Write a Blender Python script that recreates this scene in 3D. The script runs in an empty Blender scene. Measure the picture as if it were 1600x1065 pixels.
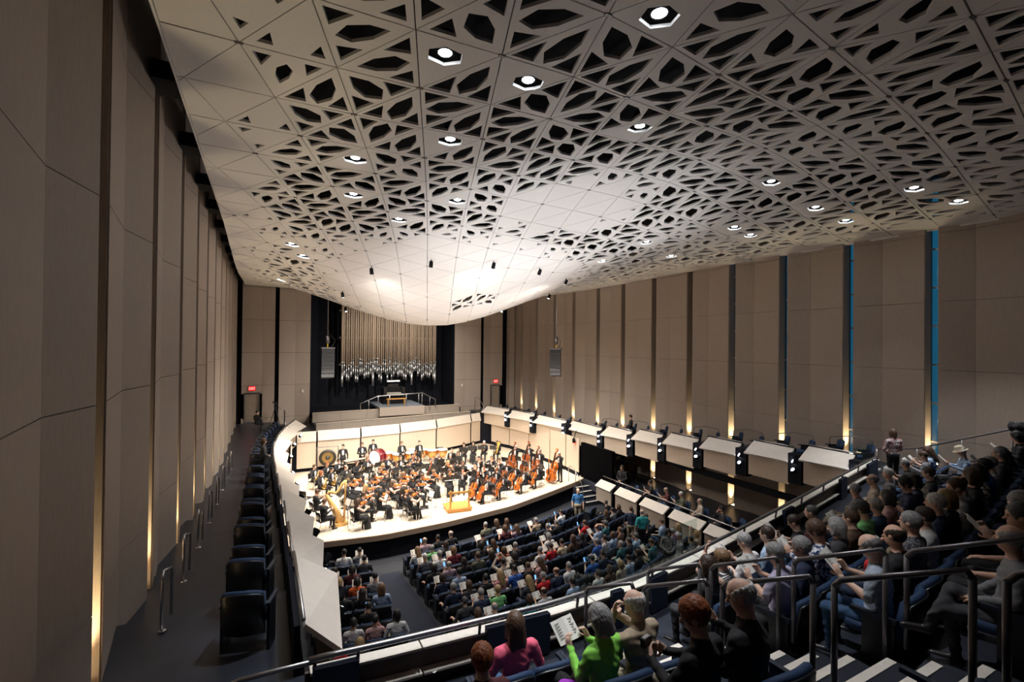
import bpy, math, random
import numpy as np
from mathutils import Matrix, Vector
from mathutils.geometry import delaunay_2d_cdt

# ---------------------------------------------------------------- camera
H = 9.0                                   # camera height above the front of the main floor
F_PX, YAW, PITCH, ROLL = 735.55, 0.484249, 0.0083838, 0.0098124
_f = np.array([math.sin(YAW) * math.cos(PITCH), math.cos(YAW) * math.cos(PITCH), math.sin(PITCH)])
_r0 = np.array([math.cos(YAW), -math.sin(YAW), 0.0])
_u0 = np.cross(_r0, _f)
_r = math.cos(ROLL) * _r0 + math.sin(ROLL) * _u0
_u = -math.sin(ROLL) * _r0 + math.cos(ROLL) * _u0
scene = bpy.context.scene
col = scene.collection
cam_d = bpy.data.cameras.new('camera')
cam_d.sensor_width = 36.0
cam_d.lens = F_PX / 1600 * 36.0
cam_d.clip_start = 0.05
cam_d.clip_end = 400
cam = bpy.data.objects.new('camera', cam_d)
M = Matrix.Identity(4)
for i in range(3):
    M[i][0], M[i][1], M[i][2] = _r[i], _u[i], -_f[i]
M[2][3] = H
cam.matrix_world = M
col.objects.link(cam)
scene.camera = cam

# ---------------------------------------------------------------- world, exposure
world = bpy.data.worlds.new('dusk')
scene.world = world
world.use_nodes = True
world.node_tree.nodes['Background'].inputs[0].default_value = (0.012, 0.10, 0.19, 1)   # dusk seen through the slot windows
world.node_tree.nodes['Background'].inputs[1].default_value = 0.45
vs = scene.view_settings
vs.view_transform = 'Standard'
vs.look = 'None'
vs.exposure = 1.05
vs.gamma = 1.0
vs.use_curve_mapping = False
scene.cycles.use_denoising = True
scene.cycles.max_bounces = 8
scene.cycles.diffuse_bounces = 5
scene.cycles.sample_clamp_indirect = 6.0
scene.cycles.caustics_reflective = False
scene.cycles.caustics_refractive = False

# light levels (the lamps themselves are built with their fixtures further down)
STAGE_W = 1400.0         # each stage lamp
HOUSE_W = 90.0          # each house downlight
SLOT_W = 190.0           # each slot uplight
GALLERY_W = 250.0        # each gallery-front lamp, thrown up at the ceiling
STAGE_COL = (1.0, 0.92, 0.82)
HOUSE_COL = (0.94, 0.96, 1.0)
SLOT_COL = (1.0, 0.80, 0.45)


def ray(u, v):
    return _f + _r * ((u - 800) / F_PX) + _u * ((532.5 - v) / F_PX)


def at(u, v, z):
    """point of the photograph on the level z (metres, world)"""
    d = ray(u, v)
    t = (z - H) / d[2]
    return np.array([d[0] * t, d[1] * t, z])


def on_y(u, v, y):
    d = ray(u, v) * (y / ray(u, v)[1])
    return np.array([d[0], y, d[2] + H])


# ---------------------------------------------------------------- materials
MATS = {}


def mat(name, color, rough=0.6, metal=0.0, noise=0.0, scale=8.0, stretch=(1, 1, 1), bump=0.0, emit=None, estr=0.0, spec=0.5, coat=0.0):
    if name in MATS:
        return MATS[name]
    m = bpy.data.materials.new(name)
    m.use_nodes = True
    nt = m.node_tree
    b = nt.nodes['Principled BSDF']
    b.inputs['Base Color'].default_value = (*color, 1)
    b.inputs['Roughness'].default_value = rough
    b.inputs['Metallic'].default_value = metal
    b.inputs['Specular IOR Level'].default_value = spec
    b.inputs['Coat Weight'].default_value = coat
    m.diffuse_color = (*color, 1)
    if noise or bump:
        tc = nt.nodes.new('ShaderNodeTexCoord')
        mp = nt.nodes.new('ShaderNodeMapping')
        mp.inputs['Scale'].default_value = stretch
        nz = nt.nodes.new('ShaderNodeTexNoise')
        nz.inputs['Scale'].default_value = scale
        nz.inputs['Detail'].default_value = 4
        nt.links.new(tc.outputs['Object'], mp.inputs['Vector'])
        nt.links.new(mp.outputs[0], nz.inputs['Vector'])
        if noise:
            rp = nt.nodes.new('ShaderNodeValToRGB')
            rp.color_ramp.elements[0].position = 0.3
            rp.color_ramp.elements[1].position = 0.7
            rp.color_ramp.elements[0].color = (*[c * (1 - noise) for c in color], 1)
            rp.color_ramp.elements[1].color = (*[min(1, c * (1 + noise)) for c in color], 1)
            nt.links.new(nz.outputs['Fac'], rp.inputs[0])
            nt.links.new(rp.outputs[0], b.inputs['Base Color'])
        if bump:
            bp = nt.nodes.new('ShaderNodeBump')
            bp.inputs['Strength'].default_value = bump
            bp.inputs['Distance'].default_value = 0.01
            nt.links.new(nz.outputs['Fac'], bp.inputs['Height'])
            nt.links.new(bp.outputs[0], b.inputs['Normal'])
    if emit:
        b.inputs['Emission Color'].default_value = (*emit, 1)
        b.inputs['Emission Strength'].default_value = estr
    MATS[name] = m
    return m


def pattern(name, c1, c2, kind, scale):
    """printed cloth: stripes, checks or a flower print"""
    if name in MATS:
        return MATS[name]
    m = mat(name, c1, 0.8)
    nt = m.node_tree
    b = nt.nodes['Principled BSDF']
    tc = nt.nodes.new('ShaderNodeTexCoord')
    if kind == 'stripe':
        t = nt.nodes.new('ShaderNodeTexWave')
        t.bands_direction = 'Z'
        t.inputs['Distortion'].default_value = 1.5
    elif kind == 'check':
        t = nt.nodes.new('ShaderNodeTexChecker')
    else:
        t = nt.nodes.new('ShaderNodeTexNoise')
    t.inputs['Scale'].default_value = scale
    nt.links.new(tc.outputs['Object'], t.inputs['Vector'])
    rp = nt.nodes.new('ShaderNodeValToRGB')
    rp.color_ramp.interpolation = 'CONSTANT' if kind != 'flower' else 'LINEAR'
    rp.color_ramp.elements[0].position = 0.0 if kind != 'flower' else 0.47
    rp.color_ramp.elements[1].position = 0.5 if kind != 'flower' else 0.53
    rp.color_ramp.elements[0].color = (*c1, 1)
    rp.color_ramp.elements[1].color = (*c2, 1)
    nt.links.new(t.outputs['Fac'], rp.inputs[0])
    nt.links.new(rp.outputs[0], b.inputs['Base Color'])
    return m


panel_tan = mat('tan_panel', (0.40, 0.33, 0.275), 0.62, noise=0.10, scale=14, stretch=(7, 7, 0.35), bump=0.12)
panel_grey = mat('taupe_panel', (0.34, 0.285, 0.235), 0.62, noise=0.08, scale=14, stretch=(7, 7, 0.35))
fascia_white = mat('fascia_cream', (0.66, 0.60, 0.53), 0.5, noise=0.03, scale=5)
fascia_tan = mat('fascia_maple', (0.60, 0.49, 0.385), 0.5, noise=0.07, scale=10, stretch=(6, 6, 0.4))
ceil_white = mat('ceiling_white', (0.76, 0.735, 0.72), 0.55, noise=0.02, scale=20)
black = mat('matt_black', (0.006, 0.006, 0.008), 0.8, spec=0.2)
navy_black = mat('navy_wall', (0.0045, 0.0055, 0.010), 0.8, noise=0.2, scale=3, spec=0.2)
navy = mat('navy_cloth', (0.014, 0.024, 0.055), 0.8, noise=0.2, scale=60, bump=0.2)
blue_cloth = mat('blue_upholstery', (0.010, 0.034, 0.090), 0.75, noise=0.15, scale=80, bump=0.2)
shell_black = mat('seat_shell', (0.010, 0.011, 0.014), 0.35)
arm_grey = mat('arm_metal', (0.035, 0.045, 0.07), 0.35, 0.6)
carpet = mat('carpet_navy', (0.012, 0.016, 0.030), 0.95, noise=0.35, scale=90, bump=0.4)
tread = mat('tread_navy', (0.010, 0.013, 0.024), 0.8, noise=0.6, scale=30, stretch=(1, 14, 1), bump=0.3)
concrete = mat('dark_concrete', (0.027, 0.031, 0.043), 0.38, noise=0.25, scale=2.5, bump=0.03)
nosing_m = mat('maple_nosing', (0.72, 0.66, 0.58), 0.5, noise=0.06, scale=20)
steel = mat('brushed_steel', (0.46, 0.45, 0.46), 0.28, 0.95)
dark_steel = mat('dark_steel', (0.15, 0.14, 0.145), 0.35, 0.8)
chrome = mat('chrome', (0.75, 0.75, 0.76), 0.15, 1.0)
maple = mat('stage_maple', (0.74, 0.63, 0.49), 0.42, noise=0.07, scale=3, stretch=(1, 9, 1))
edge_tan = mat('stage_edge', (0.30, 0.22, 0.16), 0.5)
podium_wood = mat('podium_wood', (0.56, 0.27, 0.07), 0.4, noise=0.15, scale=8, stretch=(1, 8, 8))
string_wood = mat('cello_varnish', (0.50, 0.13, 0.020), 0.25, noise=0.3, scale=6, coat=0.4)
string_dark = mat('bass_varnish', (0.26, 0.06, 0.014), 0.25, noise=0.3, scale=6, coat=0.4)
ebony = mat('ebony', (0.012, 0.010, 0.010), 0.35)
brass = mat('brass', (0.80, 0.52, 0.16), 0.22, 1.0)
silver = mat('silver', (0.80, 0.80, 0.80), 0.2, 1.0)
copper = mat('timpani_copper', (0.72, 0.36, 0.12), 0.22, 1.0)
drum_head = mat('drum_head', (0.78, 0.76, 0.72), 0.5)
drum_red = mat('drum_red', (0.16, 0.012, 0.018), 0.25, coat=0.5)
harp_gold = mat('harp_maple', (0.70, 0.42, 0.15), 0.3, noise=0.1, scale=10)
paper = mat('paper', (0.80, 0.78, 0.72), 0.7)
ink = mat('ink', (0.05, 0.05, 0.05), 0.8)
pipe_tan = mat('organ_pipe_tan', (0.36, 0.275, 0.205), 0.45, noise=0.1, scale=8, stretch=(6, 6, 0.5))
pipe_tin = mat('organ_pipe_tin', (0.62, 0.62, 0.62), 0.3, 0.9)
screen = mat('phone_screen', (0.1, 0.2, 0.4), 0.2, emit=(0.25, 0.55, 1.0), estr=0.6)
exit_red = mat('exit_red', (0.6, 0.01, 0.01), 0.4, emit=(1.0, 0.01, 0.012), estr=1.6)
lamp_white = mat('lamp_lens', (0.9, 0.9, 0.9), 0.4, emit=(0.88, 0.94, 1.0), estr=18.0)
slot_glow = mat('uplight_lens', (0.9, 0.8, 0.6), 0.4, emit=(1.0, 0.82, 0.5), estr=5.0)
door_m = mat('door_taupe', (0.30, 0.245, 0.195), 0.5, noise=0.05, scale=6)
glass = bpy.data.materials.new('clear_glass')
glass.use_nodes = True
_g = glass.node_tree
_g.nodes.clear()
_go = _g.nodes.new('ShaderNodeOutputMaterial')
_gm = _g.nodes.new('ShaderNodeMixShader')
_gt = _g.nodes.new('ShaderNodeBsdfTransparent')
_gt.inputs[0].default_value = (0.86, 0.92, 0.90, 1)
_gg = _g.nodes.new('ShaderNodeBsdfGlossy')
_gg.inputs['Roughness'].default_value = 0.02
_gm.inputs[0].default_value = 0.045
_g.links.new(_gt.outputs[0], _gm.inputs[1])
_g.links.new(_gg.outputs[0], _gm.inputs[2])
_g.links.new(_gm.outputs[0], _go.inputs[0])
MATS['clear_glass'] = glass


# ---------------------------------------------------------------- mesh builder
class MB:
    def __init__(s):
        s.v, s.f, s.m = [], [], []

    def add(s, vs_, fs, mi=0, T=None):
        o = len(s.v)
        if T is not None:
            vs_ = [tuple(T @ Vector(p)) for p in vs_]
        s.v += [tuple(p) for p in vs_]
        s.f += [tuple(i + o for i in f) for f in fs]
        s.m += [mi] * len(fs)
        return s

    def box(s, x0, x1, y0, y1, z0, z1, mi=0, T=None):
        v = [(x, y, z) for z in (z0, z1) for y in (y0, y1) for x in (x0, x1)]
        return s.add(v, [(0, 2, 3, 1), (4, 5, 7, 6), (0, 1, 5, 4), (2, 6, 7, 3), (0, 4, 6, 2), (1, 3, 7, 5)], mi, T)

    def prism(s, poly, z0, z1, mi=0, T=None):
        n = len(poly)
        v = [(p[0], p[1], z0) for p in poly] + [(p[0], p[1], z1) for p in poly]
        f = [tuple(range(n - 1, -1, -1)), tuple(range(n, 2 * n))]
        f += [(i, (i + 1) % n, n + (i + 1) % n, n + i) for i in range(n)]
        return s.add(v, f, mi, T)

    def loft(s, rings, mi=0, caps=True, closed=True):
        n = len(rings[0])
        v = [p for r_ in rings for p in r_]
        f = []
        for i in range(len(rings) - 1):
            for j in range(n if closed else n - 1):
                k = (j + 1) % n
                f.append((i * n + j, i * n + k, (i + 1) * n + k, (i + 1) * n + j))
        if caps:
            f += [tuple(range(n - 1, -1, -1)), tuple(range((len(rings) - 1) * n, len(rings) * n))]
        return s.add(v, f, mi)

    def tube(s, pts, r, n=8, mi=0, caps=True):
        pts = [Vector(p) for p in pts]
        rr = r if isinstance(r, (list, tuple)) else [r] * len(pts)
        rings = []
        ref = None
        for i, p in enumerate(pts):
            d = ((pts[min(i + 1, len(pts) - 1)] - p).normalized() + (p - pts[max(i - 1, 0)]).normalized())
            d = d.normalized() if d.length > 1e-6 else Vector((0, 0, 1))
            if ref is None:
                ref = Vector((0, 0, 1)) if abs(d.z) < 0.9 else Vector((1, 0, 0))
            a = d.cross(ref)
            a = a.normalized() if a.length > 1e-5 else d.orthogonal().normalized()
            b = a.cross(d).normalized()
            ref = b
            rings.append([tuple(p + a * (math.cos(t) * rr[i]) + b * (math.sin(t) * rr[i])) for t in [2 * math.pi * k / n for k in range(n)]])
        return s.loft(rings, mi, caps)

    def lathe(s, prof, n=16, mi=0, T=None, caps=True):
        m = MB()
        m.loft([[(r * math.cos(2 * math.pi * k / n), r * math.sin(2 * math.pi * k / n), z) for k in range(n)] for r, z in prof], mi, caps)
        return s.add(m.v, m.f, mi, T)

    def mesh(s, name, mats, smooth=False):
        me = bpy.data.meshes.new(name)
        me.from_pydata(s.v, [], s.f)
        for m in (mats if isinstance(mats, (list, tuple)) else [mats]):
            me.materials.append(m)
        if any(s.m):
            me.polygons.foreach_set('material_index', s.m)
        if smooth:
            me.polygons.foreach_set('use_smooth', [True] * len(me.polygons))
        me.update()
        return me


def link(name, data, parent=None, mtx=None):
    o = bpy.data.objects.new(name, data)
    col.objects.link(o)
    if parent is not None:
        o.parent = parent
    if mtx is not None:
        o.matrix_local = mtx
    return o


def part(name, mb, mats, parent=None, smooth=False, label=None):
    o = link(name, mb.mesh(name, mats, smooth), parent)
    if label:
        o['label'] = label
    return o


def tag(o, label=None, cat=None, group=None, kind=None):
    if label:
        o['label'] = label
    if cat:
        o['category'] = cat
    if group:
        o['group'] = group
    if kind:
        o['kind'] = kind
    return o


def struct(name, mb, mats, smooth=False):
    return tag(part(name, mb, mats, None, smooth), kind='structure')


def thing(name, label, cat, loc=(0, 0, 0), rz=0.0, group=None):
    o = link(name, None)
    o.empty_display_size = 0.1
    o.location = loc
    o.rotation_euler = (0, 0, rz)
    return tag(o, label, cat, group)


def inst(kit, name, label, cat, loc, rz=0.0, group=None, scale=None):
    """one more thing from a kit: [(part name, mesh, index of parent part or None)]"""
    t = thing(name, label, cat, loc, rz, group)
    if scale:
        t.scale = scale if isinstance(scale, tuple) else (scale,) * 3
    made = []
    for pn, me, par in kit:
        made.append(link(pn, me, t if par is None else made[par]))
    return t


def light(name, kind, loc, energy, color, parent=None, target=None, **kw):
    d = bpy.data.lights.new(name, kind)
    d.energy = energy
    d.color = color
    for k, v in kw.items():
        setattr(d, k, v)
    o = link(name, d)
    o.location = loc
    if target is not None:
        o.rotation_euler = (Vector(target) - Vector(loc)).to_track_quat('-Z', 'Y').to_euler()
    if parent is not None:
        o.parent = parent
        o.location = Vector(loc) - parent.location
    return o


def lerp(a, b, t):
    return a + (b - a) * t


def interp(x, xs, ys):
    return float(np.interp(x, xs, ys))


ORD = ['first', 'second', 'third', 'fourth', 'fifth', 'sixth', 'seventh', 'eighth', 'ninth', 'tenth', 'eleventh', 'twelfth', 'thirteenth',
       'fourteenth', 'fifteenth', 'sixteenth', 'seventeenth', 'eighteenth', 'nineteenth', 'twentieth', 'twenty-first', 'twenty-second',
       'twenty-third', 'twenty-fourth', 'twenty-fifth', 'twenty-sixth', 'twenty-seventh', 'twenty-eighth', 'twenty-ninth', 'thirtieth']
rng = random.Random(7)

# ================================================================ the room
JOINT = [-0.734 + 2.394 * n + H for n in range(-4, 4)]        # horizontal panel joints
WALL_TOP = 6.2 + H
XL, XR, YB = -1.69, 20.8, 39.0
R_SLOTS = [-5.6, -2.9, -0.22, 2.45, 5.12, 7.80, 10.48, 13.17, 15.81, 18.47, 21.18, 23.93, 26.54, 29.49, 32.16, 35.0, 37.6, 42.6]
L_SLOTS = [-6.3, -3.6, -0.9, 1.8, 4.4, 7.16, 10.06, 13.05, 15.9, 18.55, 21.4, 24.2, 26.9, 29.6, 32.3, 35.0, 37.7, 42.6]
GAL = [(6.2, 8.7, -3.5, -4.12), (8.7, 10.75, -3.7, -4.32), (10.75, 12.9, -3.92, -4.54), (12.9, 15.15, -4.14, -4.76), (15.15, 17.4, -4.36, -4.98), (17.4, 19.8, -4.56, -5.18),
       (19.8, 22.4, -4.78, -5.40), (22.4, 24.6, -5.0, -5.62), (24.6, 39.0, -5.0, -5.85)]      # gallery steps: y0, y1, front top and floor, relative to the camera


def gal_floor(y):
    for a, b, z, zf in GAL:
        if y < b:
            return zf + H
    return GAL[-1][3] + H


def panel_levels(z0, z1):
    zs = [z0] + [z for z in JOINT if z0 + 0.3 < z < z1 - 0.1] + [z1]
    return list(zip(zs[:-1], zs[1:]))


def side_wall(name, xw, sgn, slots, window_from=None):
    """sgn=+1: wall at the right, outside is +x. Folded panels between deep vertical slots."""
    back = MB()
    hw, depth = 0.20, 0.48
    zs0 = -0.2
    for i in range(len(slots) - 1):
        a, b = slots[i] + hw, slots[i + 1] - hw
        back.box(*sorted((xw + sgn * 0.26, xw + sgn * 0.60)), a, b, zs0, WALL_TOP, 1)
        for y in (a, b):                                        # slot returns
            back.box(*sorted((xw + sgn * 0.02, xw + sgn * depth)), y - 0.02 if y == a else y - 0.001, y + 0.001 if y == a else y + 0.02, zs0, WALL_TOP, 0)
    for s in slots:
        if window_from is None or s > window_from:
            back.box(*sorted((xw + sgn * depth, xw + sgn * (depth + 0.1))), s - hw, s + hw, zs0, WALL_TOP, 0 if window_from is None else 1)
        else:
            back.box(*sorted((xw + sgn * depth, xw + sgn * (depth + 0.1))), s - hw, s + hw, zs0, 4.3, 1)
    w = struct(name, back, [panel_tan, black])
    for i in range(len(slots) - 1):
        a, b = slots[i] + hw, slots[i + 1] - hw
        fold = lerp(a, b, 0.60)
        for y0, y1, x0, x1 in ((a, fold, 0.0, 0.17), (fold, b, 0.17, 0.0)):
            g = 0.006
            for z0, z1 in panel_levels(zs0, WALL_TOP):
                m = MB()
                p = [(xw + sgn * x0, y0 + g * 0.3), (xw + sgn * x1, y1 - g * 0.3), (xw + sgn * (x1 + 0.05), y1 - g * 0.3), (xw + sgn * (x0 + 0.05), y0 + g * 0.3)]
                if sgn > 0:
                    p = p[::-1]
                m.prism(p, z0 + g, z1 - g)
                part('wall_panel', m, panel_tan, w)
    return w


wall_right = side_wall('wall_right', XR, 1, R_SLOTS, 17)
wall_left = side_wall('wall_left', XL, -1, L_SLOTS)

# slot windows on the right with their mullions
for n, s in enumerate([y for y in R_SLOTS if y <= 17]):
    fr = MB()
    for y in (s - 0.185, s + 0.185):
        fr.box(XR + 0.44, XR + 0.50, y - 0.015, y + 0.015, 4.3, WALL_TOP)
    wo = struct('window_%d' % (n + 1), fr, dark_steel)
    zs = [4.3 + 1.38 * k for k in range(9)]
    for k in range(8):
        part('mullion', MB().box(XR + 0.42, XR + 0.50, s - 0.17, s + 0.17, zs[k] - 0.03, zs[k] + 0.03), steel, wo)
        part('pane', MB().box(XR + 0.465, XR + 0.475, s - 0.17, s + 0.17, zs[k] + 0.03, zs[k + 1] - 0.03), glass, wo)

# back wall: panel fields either side of the black organ recess
bw = MB()
bw.box(3.2, 14.75, 42.0, 42.3, 0, WALL_TOP, 1)
bw.box(3.12, 3.24, YB, 42.1, 0, WALL_TOP, 1)
bw.box(14.71, 14.83, YB, 42.1, 0, WALL_TOP, 1)
bw.box(XL - 0.5, 3.16, YB + 0.45, YB + 0.7, 0, WALL_TOP, 1)
bw.box(14.79, XR + 0.5, YB + 0.45, YB + 0.7, 0, WALL_TOP, 1)
wall_back = struct('wall_back', bw, [panel_tan, navy_black])
for x0, xm, x1, hole in ((-1.42, -0.1, 0.70, (-1.20, -0.30)), (0.98, 2.1, 3.14, None), (14.80, 15.9, 17.35, None), (17.62, 18.38, 19.52, (18.42, 19.26)), (19.98, 20.3, XR, None)):
    for a, b, d0, d1 in ((x0, xm, 0.0, 0.10), (xm, x1, 0.10, 0.0)):
        for z0, z1 in panel_levels(2.9, WALL_TOP):
            g = 0.008
            if hole and a < hole[1] and b > hole[0] and z0 < 5.35:
                if z1 < 5.3:
                    z1 = 5.28
                    if z0 >= z1 - 0.2:
                        continue
                for c0, c1 in ((a, max(a, hole[0] - 0.06)), (min(b, hole[1] + 0.06), b)):
                    if c1 - c0 > 0.02:
                        part('wall_panel', MB().box(c0, c1, YB + 0.02, YB + 0.1, z0 + g, min(z1, 5.35) - g), panel_tan, wall_back)
                if z1 > 5.4:
                    part('wall_panel', MB().box(a + g, b - g, YB + 0.02, YB + 0.1, 5.35 + g, z1 - g), panel_tan, wall_back)
                continue
            m = MB().prism([(a + g * .3, YB + d0), (b - g * .3, YB + d1), (b - g * .3, YB + d1 + 0.05), (a + g * .3, YB + d0 + 0.05)], z0 + g, z1 - g)
            part('wall_panel', m, panel_tan, wall_back)
for n, (a, b) in enumerate(((-1.20, -0.30), (18.42, 19.26))):
    d = MB().box(a, b, YB + 0.10, YB + 0.15, 3.05, 5.29)
    do = struct('door_%d' % (n + 1), d, door_m)
    fr = MB()
    fr.box(a - 0.06, a, YB - 0.01, YB + 0.16, 3.05, 5.35).box(b, b + 0.06, YB - 0.01, YB + 0.16, 3.05, 5.35).box(a - 0.06, b + 0.06, YB - 0.01, YB + 0.16, 5.29, 5.35)
    part('door_frame', fr, dark_steel, do)
    hx = b - 0.13 if n == 0 else a + 0.09
    part('door_handle', MB().box(hx, hx + 0.06, YB + 0.05, YB + 0.10, 3.95, 4.35), steel, do)
    part('kick_plate', MB().box(a + 0.05, b - 0.05, YB + 0.09, YB + 0.10, 3.08, 3.28), steel, do)
    cx, cz = (a + b) / 2, 5.66
    t = thing('exit_sign', 'glowing red exit sign above the %s back corner door' % ('left' if n == 0 else 'right'), 'exit sign', (cx, YB - 0.005, cz))
    part('housing', MB().box(-0.23, 0.23, -0.05, 0.03, -0.16, 0.16), black, t)
    part('face', MB().box(-0.21, 0.21, -0.06, -0.05, -0.14, 0.14), exit_red, t)
    L = MB()
    def bar(x0, z0, x1, z1, w_=0.012):
        d_ = Vector((x1 - x0, 0, z1 - z0)); nn = Vector((-d_.z, 0, d_.x)).normalized() * w_
        p = [(x0 + nn.x, -0.062, z0 + nn.z), (x0 - nn.x, -0.062, z0 - nn.z), (x1 - nn.x, -0.062, z1 - nn.z), (x1 + nn.x, -0.062, z1 + nn.z)]
        L.add(p + [(q[0], -0.058, q[2]) for q in p], [(0, 1, 2, 3), (4, 7, 6, 5), (0, 4, 5, 1), (1, 5, 6, 2), (2, 6, 7, 3), (3, 7, 4, 0)])
    for seg in ((-.17, -.08, -.17, .08), (-.17, .08, -.09, .08), (-.17, 0, -.10, 0), (-.17, -.08, -.09, -.08), (-.06, -.08, .02, .08), (-.06, .08, .02, -.08),
                (.06, -.08, .06, .08), (.14, -.08, .14, .08), (.09, .08, .19, .08)):
        bar(*seg)
    part('letters', L, mat('exit_letters', (0.9, 0.3, 0.3), 0.5, emit=(1, 0.25, 0.2), estr=1.3), t, label='EXIT lettering')
    lp = light('exit_glow', 'POINT', (cx, YB - 0.25, cz), 0.2, (1, 0.05, 0.03), t, shadow_soft_size=0.1)
for n, (x, z) in enumerate(((2.62, 5.35), (15.55, 5.4))):
    tag(part('wall_intercom', MB().box(x - 0.06, x + 0.06, YB - 0.01, YB + 0.06, z - 0.1, z + 0.1), paper),
        'small white box on the back wall panel %s the organ recess' % ('left of' if n == 0 else 'right of'), 'wall box')

# remaining shell
struct('wall_rear', MB().box(XL - 0.6, XR + 0.6, -4.3, -4.0, -0.3, WALL_TOP), navy_black)
struct('ceiling_deck', MB().box(XL - 0.8, XR + 0.8, -4.3, 42.4, WALL_TOP, WALL_TOP + 0.2), black)
ff = MB()
ys_ = [-4.2, 2, 6, 10, 14, 18, 20.2, 43]
zz_ = lambda y: 0.62 + (19 - y) * 0.02 if y < 2 else max(-0.02, (18.2 - y) * 0.075)
for a, b in zip(ys_[:-1], ys_[1:]):
    ff.add([(XL - .6, a, zz_(a)), (XR + .6, a, zz_(a)), (XR + .6, b, zz_(b)), (XL - .6, b, zz_(b))], [(0, 1, 2, 3)])
ff.box(XL - .6, XR + .6, -4.2, 43, -0.4, -0.03)
struct('floor_main', ff, mat('main_floor_dark', (0.013, 0.015, 0.021), 0.7, noise=0.3, scale=6))


def main_floor(y):
    return max(-0.02, (18.2 - y) * 0.075)


# ---------------------------------------------------------------- stage
EX = [0.6, 1.6, 4.5, 7.4, 11.0, 13.9, 16.7, 17.4]
EY = [20.5, 20.4, 19.98, 20.15, 20.75, 21.8, 22.9, 23.3]
front = [(x, interp(x, EX, EY)) for x in np.linspace(0.6, 17.4, 29)]
backp = [(17.3, 30.0), (16.9, 33.0), (15.8, 35.2), (14.5, 34.7), (11.2, 33.3), (8.3, 32.5), (5.7, 32.1), (2.9, 32.0), (1.0, 32.0), (0.6, 30.0)]
poly = front + backp
struct('floor_stage', MB().prism(poly, 0.93, 1.0), maple)
sf = MB()
for (x0, y0), (x1, y1) in zip(front[:-1], front[1:]):
    sf.add([(x0, y0 + 0.06, -0.1), (x1, y1 + 0.06, -0.1), (x1, y1 + 0.06, 0.93), (x0, y0 + 0.06, 0.93)], [(0, 1, 2, 3)])
struct('wall_stage_front', sf, navy_black)
se = MB()
for (x0, y0), (x1, y1) in zip(front[:-1], front[1:]):
    se.add([(x0, y0 - 0.03, 0.78), (x1, y1 - 0.03, 0.78), (x1, y1 - 0.03, 1.003), (x0, y0 - 0.03, 1.003), (x0, y0 + 0.06, 1.003), (x1, y1 + 0.06, 1.003)], [(0, 1, 2, 3), (3, 2, 5, 4)])
struct('trim_1', se, edge_tan)
# steps at the stage's right end, with two rails
for n, k in enumerate(range(4)):
    m = MB().box(16.0, 17.3, 22.35 - 0.3 * k, 22.65 - 0.3 * k, 0.0, 0.80 - 0.2 * k)
    o = struct('floor_step_%d' % (n + 1), m, carpet)
    part('nosing', MB().box(16.0, 17.3, 22.34 - 0.3 * k, 22.40 - 0.3 * k, 0.80 - 0.2 * k, 0.81 - 0.2 * k), nosing_m, o)
for n, x in enumerate((15.95, 17.35)):
    t = thing('stair_rail', 'steel handrail on the %s side of the stage steps' % ('left' if n == 0 else 'right'), 'handrail', (x, 22.7, 1.0))
    part('rail', MB().tube([(0, 0.3, 0), (0, 0.3, 0.85), (0, 0.15, 0.95), (0, -0.3, 0.85), (0, -1.1, 0.10), (0, -1.1, -0.75)], 0.022), steel, t, True)
    part('post', MB().tube([(0, -0.4, -0.40), (0, -0.4, 0.75)], 0.018), steel, t, True)

# stage shell: canted cream slab over a maple panel over a black plinth
def shell(parent, p0, p1, ztop, zmid, zbot, zfloor, lean, inward, low_m=None, thick=0.06, lean1=None):
    """p0->p1 top edge in plan; inward: unit vector into the hall; the slab's lower edge leans into the hall"""
    p0, p1, n = Vector((*p0, 0)), Vector((*p1, 0)), Vector((*inward, 0))
    a0, a1 = p0 + Vector((0, 0, ztop)), p1 + Vector((0, 0, ztop))
    b0, b1 = p0 + n * lean + Vector((0, 0, zmid)), p1 + n * (lean1 or lean) + Vector((0, 0, zmid))
    th = (n * 0.5 + Vector((0, 0, 0.8))).normalized() * thick
    m = MB().add([a0, a1, b1, b0, a0 - th, a1 - th, b1 - th, b0 - th], [(0, 1, 2, 3), (4, 7, 6, 5), (0, 4, 5, 1), (1, 5, 6, 2), (2, 6, 7, 3), (3, 7, 4, 0)])
    part('fascia_slab', m, fascia_white, parent)
    q0, q1 = p0 + n * (lean - 0.10), p1 + n * (lean - 0.10)
    m = MB()
    r0, r1 = q0 - n * 0.05, q1 - n * 0.05
    m.add([q0 + Vector((0, 0, zmid)), q1 + Vector((0, 0, zmid)), q1 + Vector((0, 0, zbot)), q0 + Vector((0, 0, zbot)),
           r0 + Vector((0, 0, zmid)), r1 + Vector((0, 0, zmid)), r1 + Vector((0, 0, zbot)), r0 + Vector((0, 0, zbot))],
          [(0, 1, 2, 3), (4, 7, 6, 5), (0, 4, 5, 1), (1, 5, 6, 2), (2, 6, 7, 3), (3, 7, 4, 0)])
    part('fascia_panel', m, low_m or fascia_tan, parent)


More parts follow.
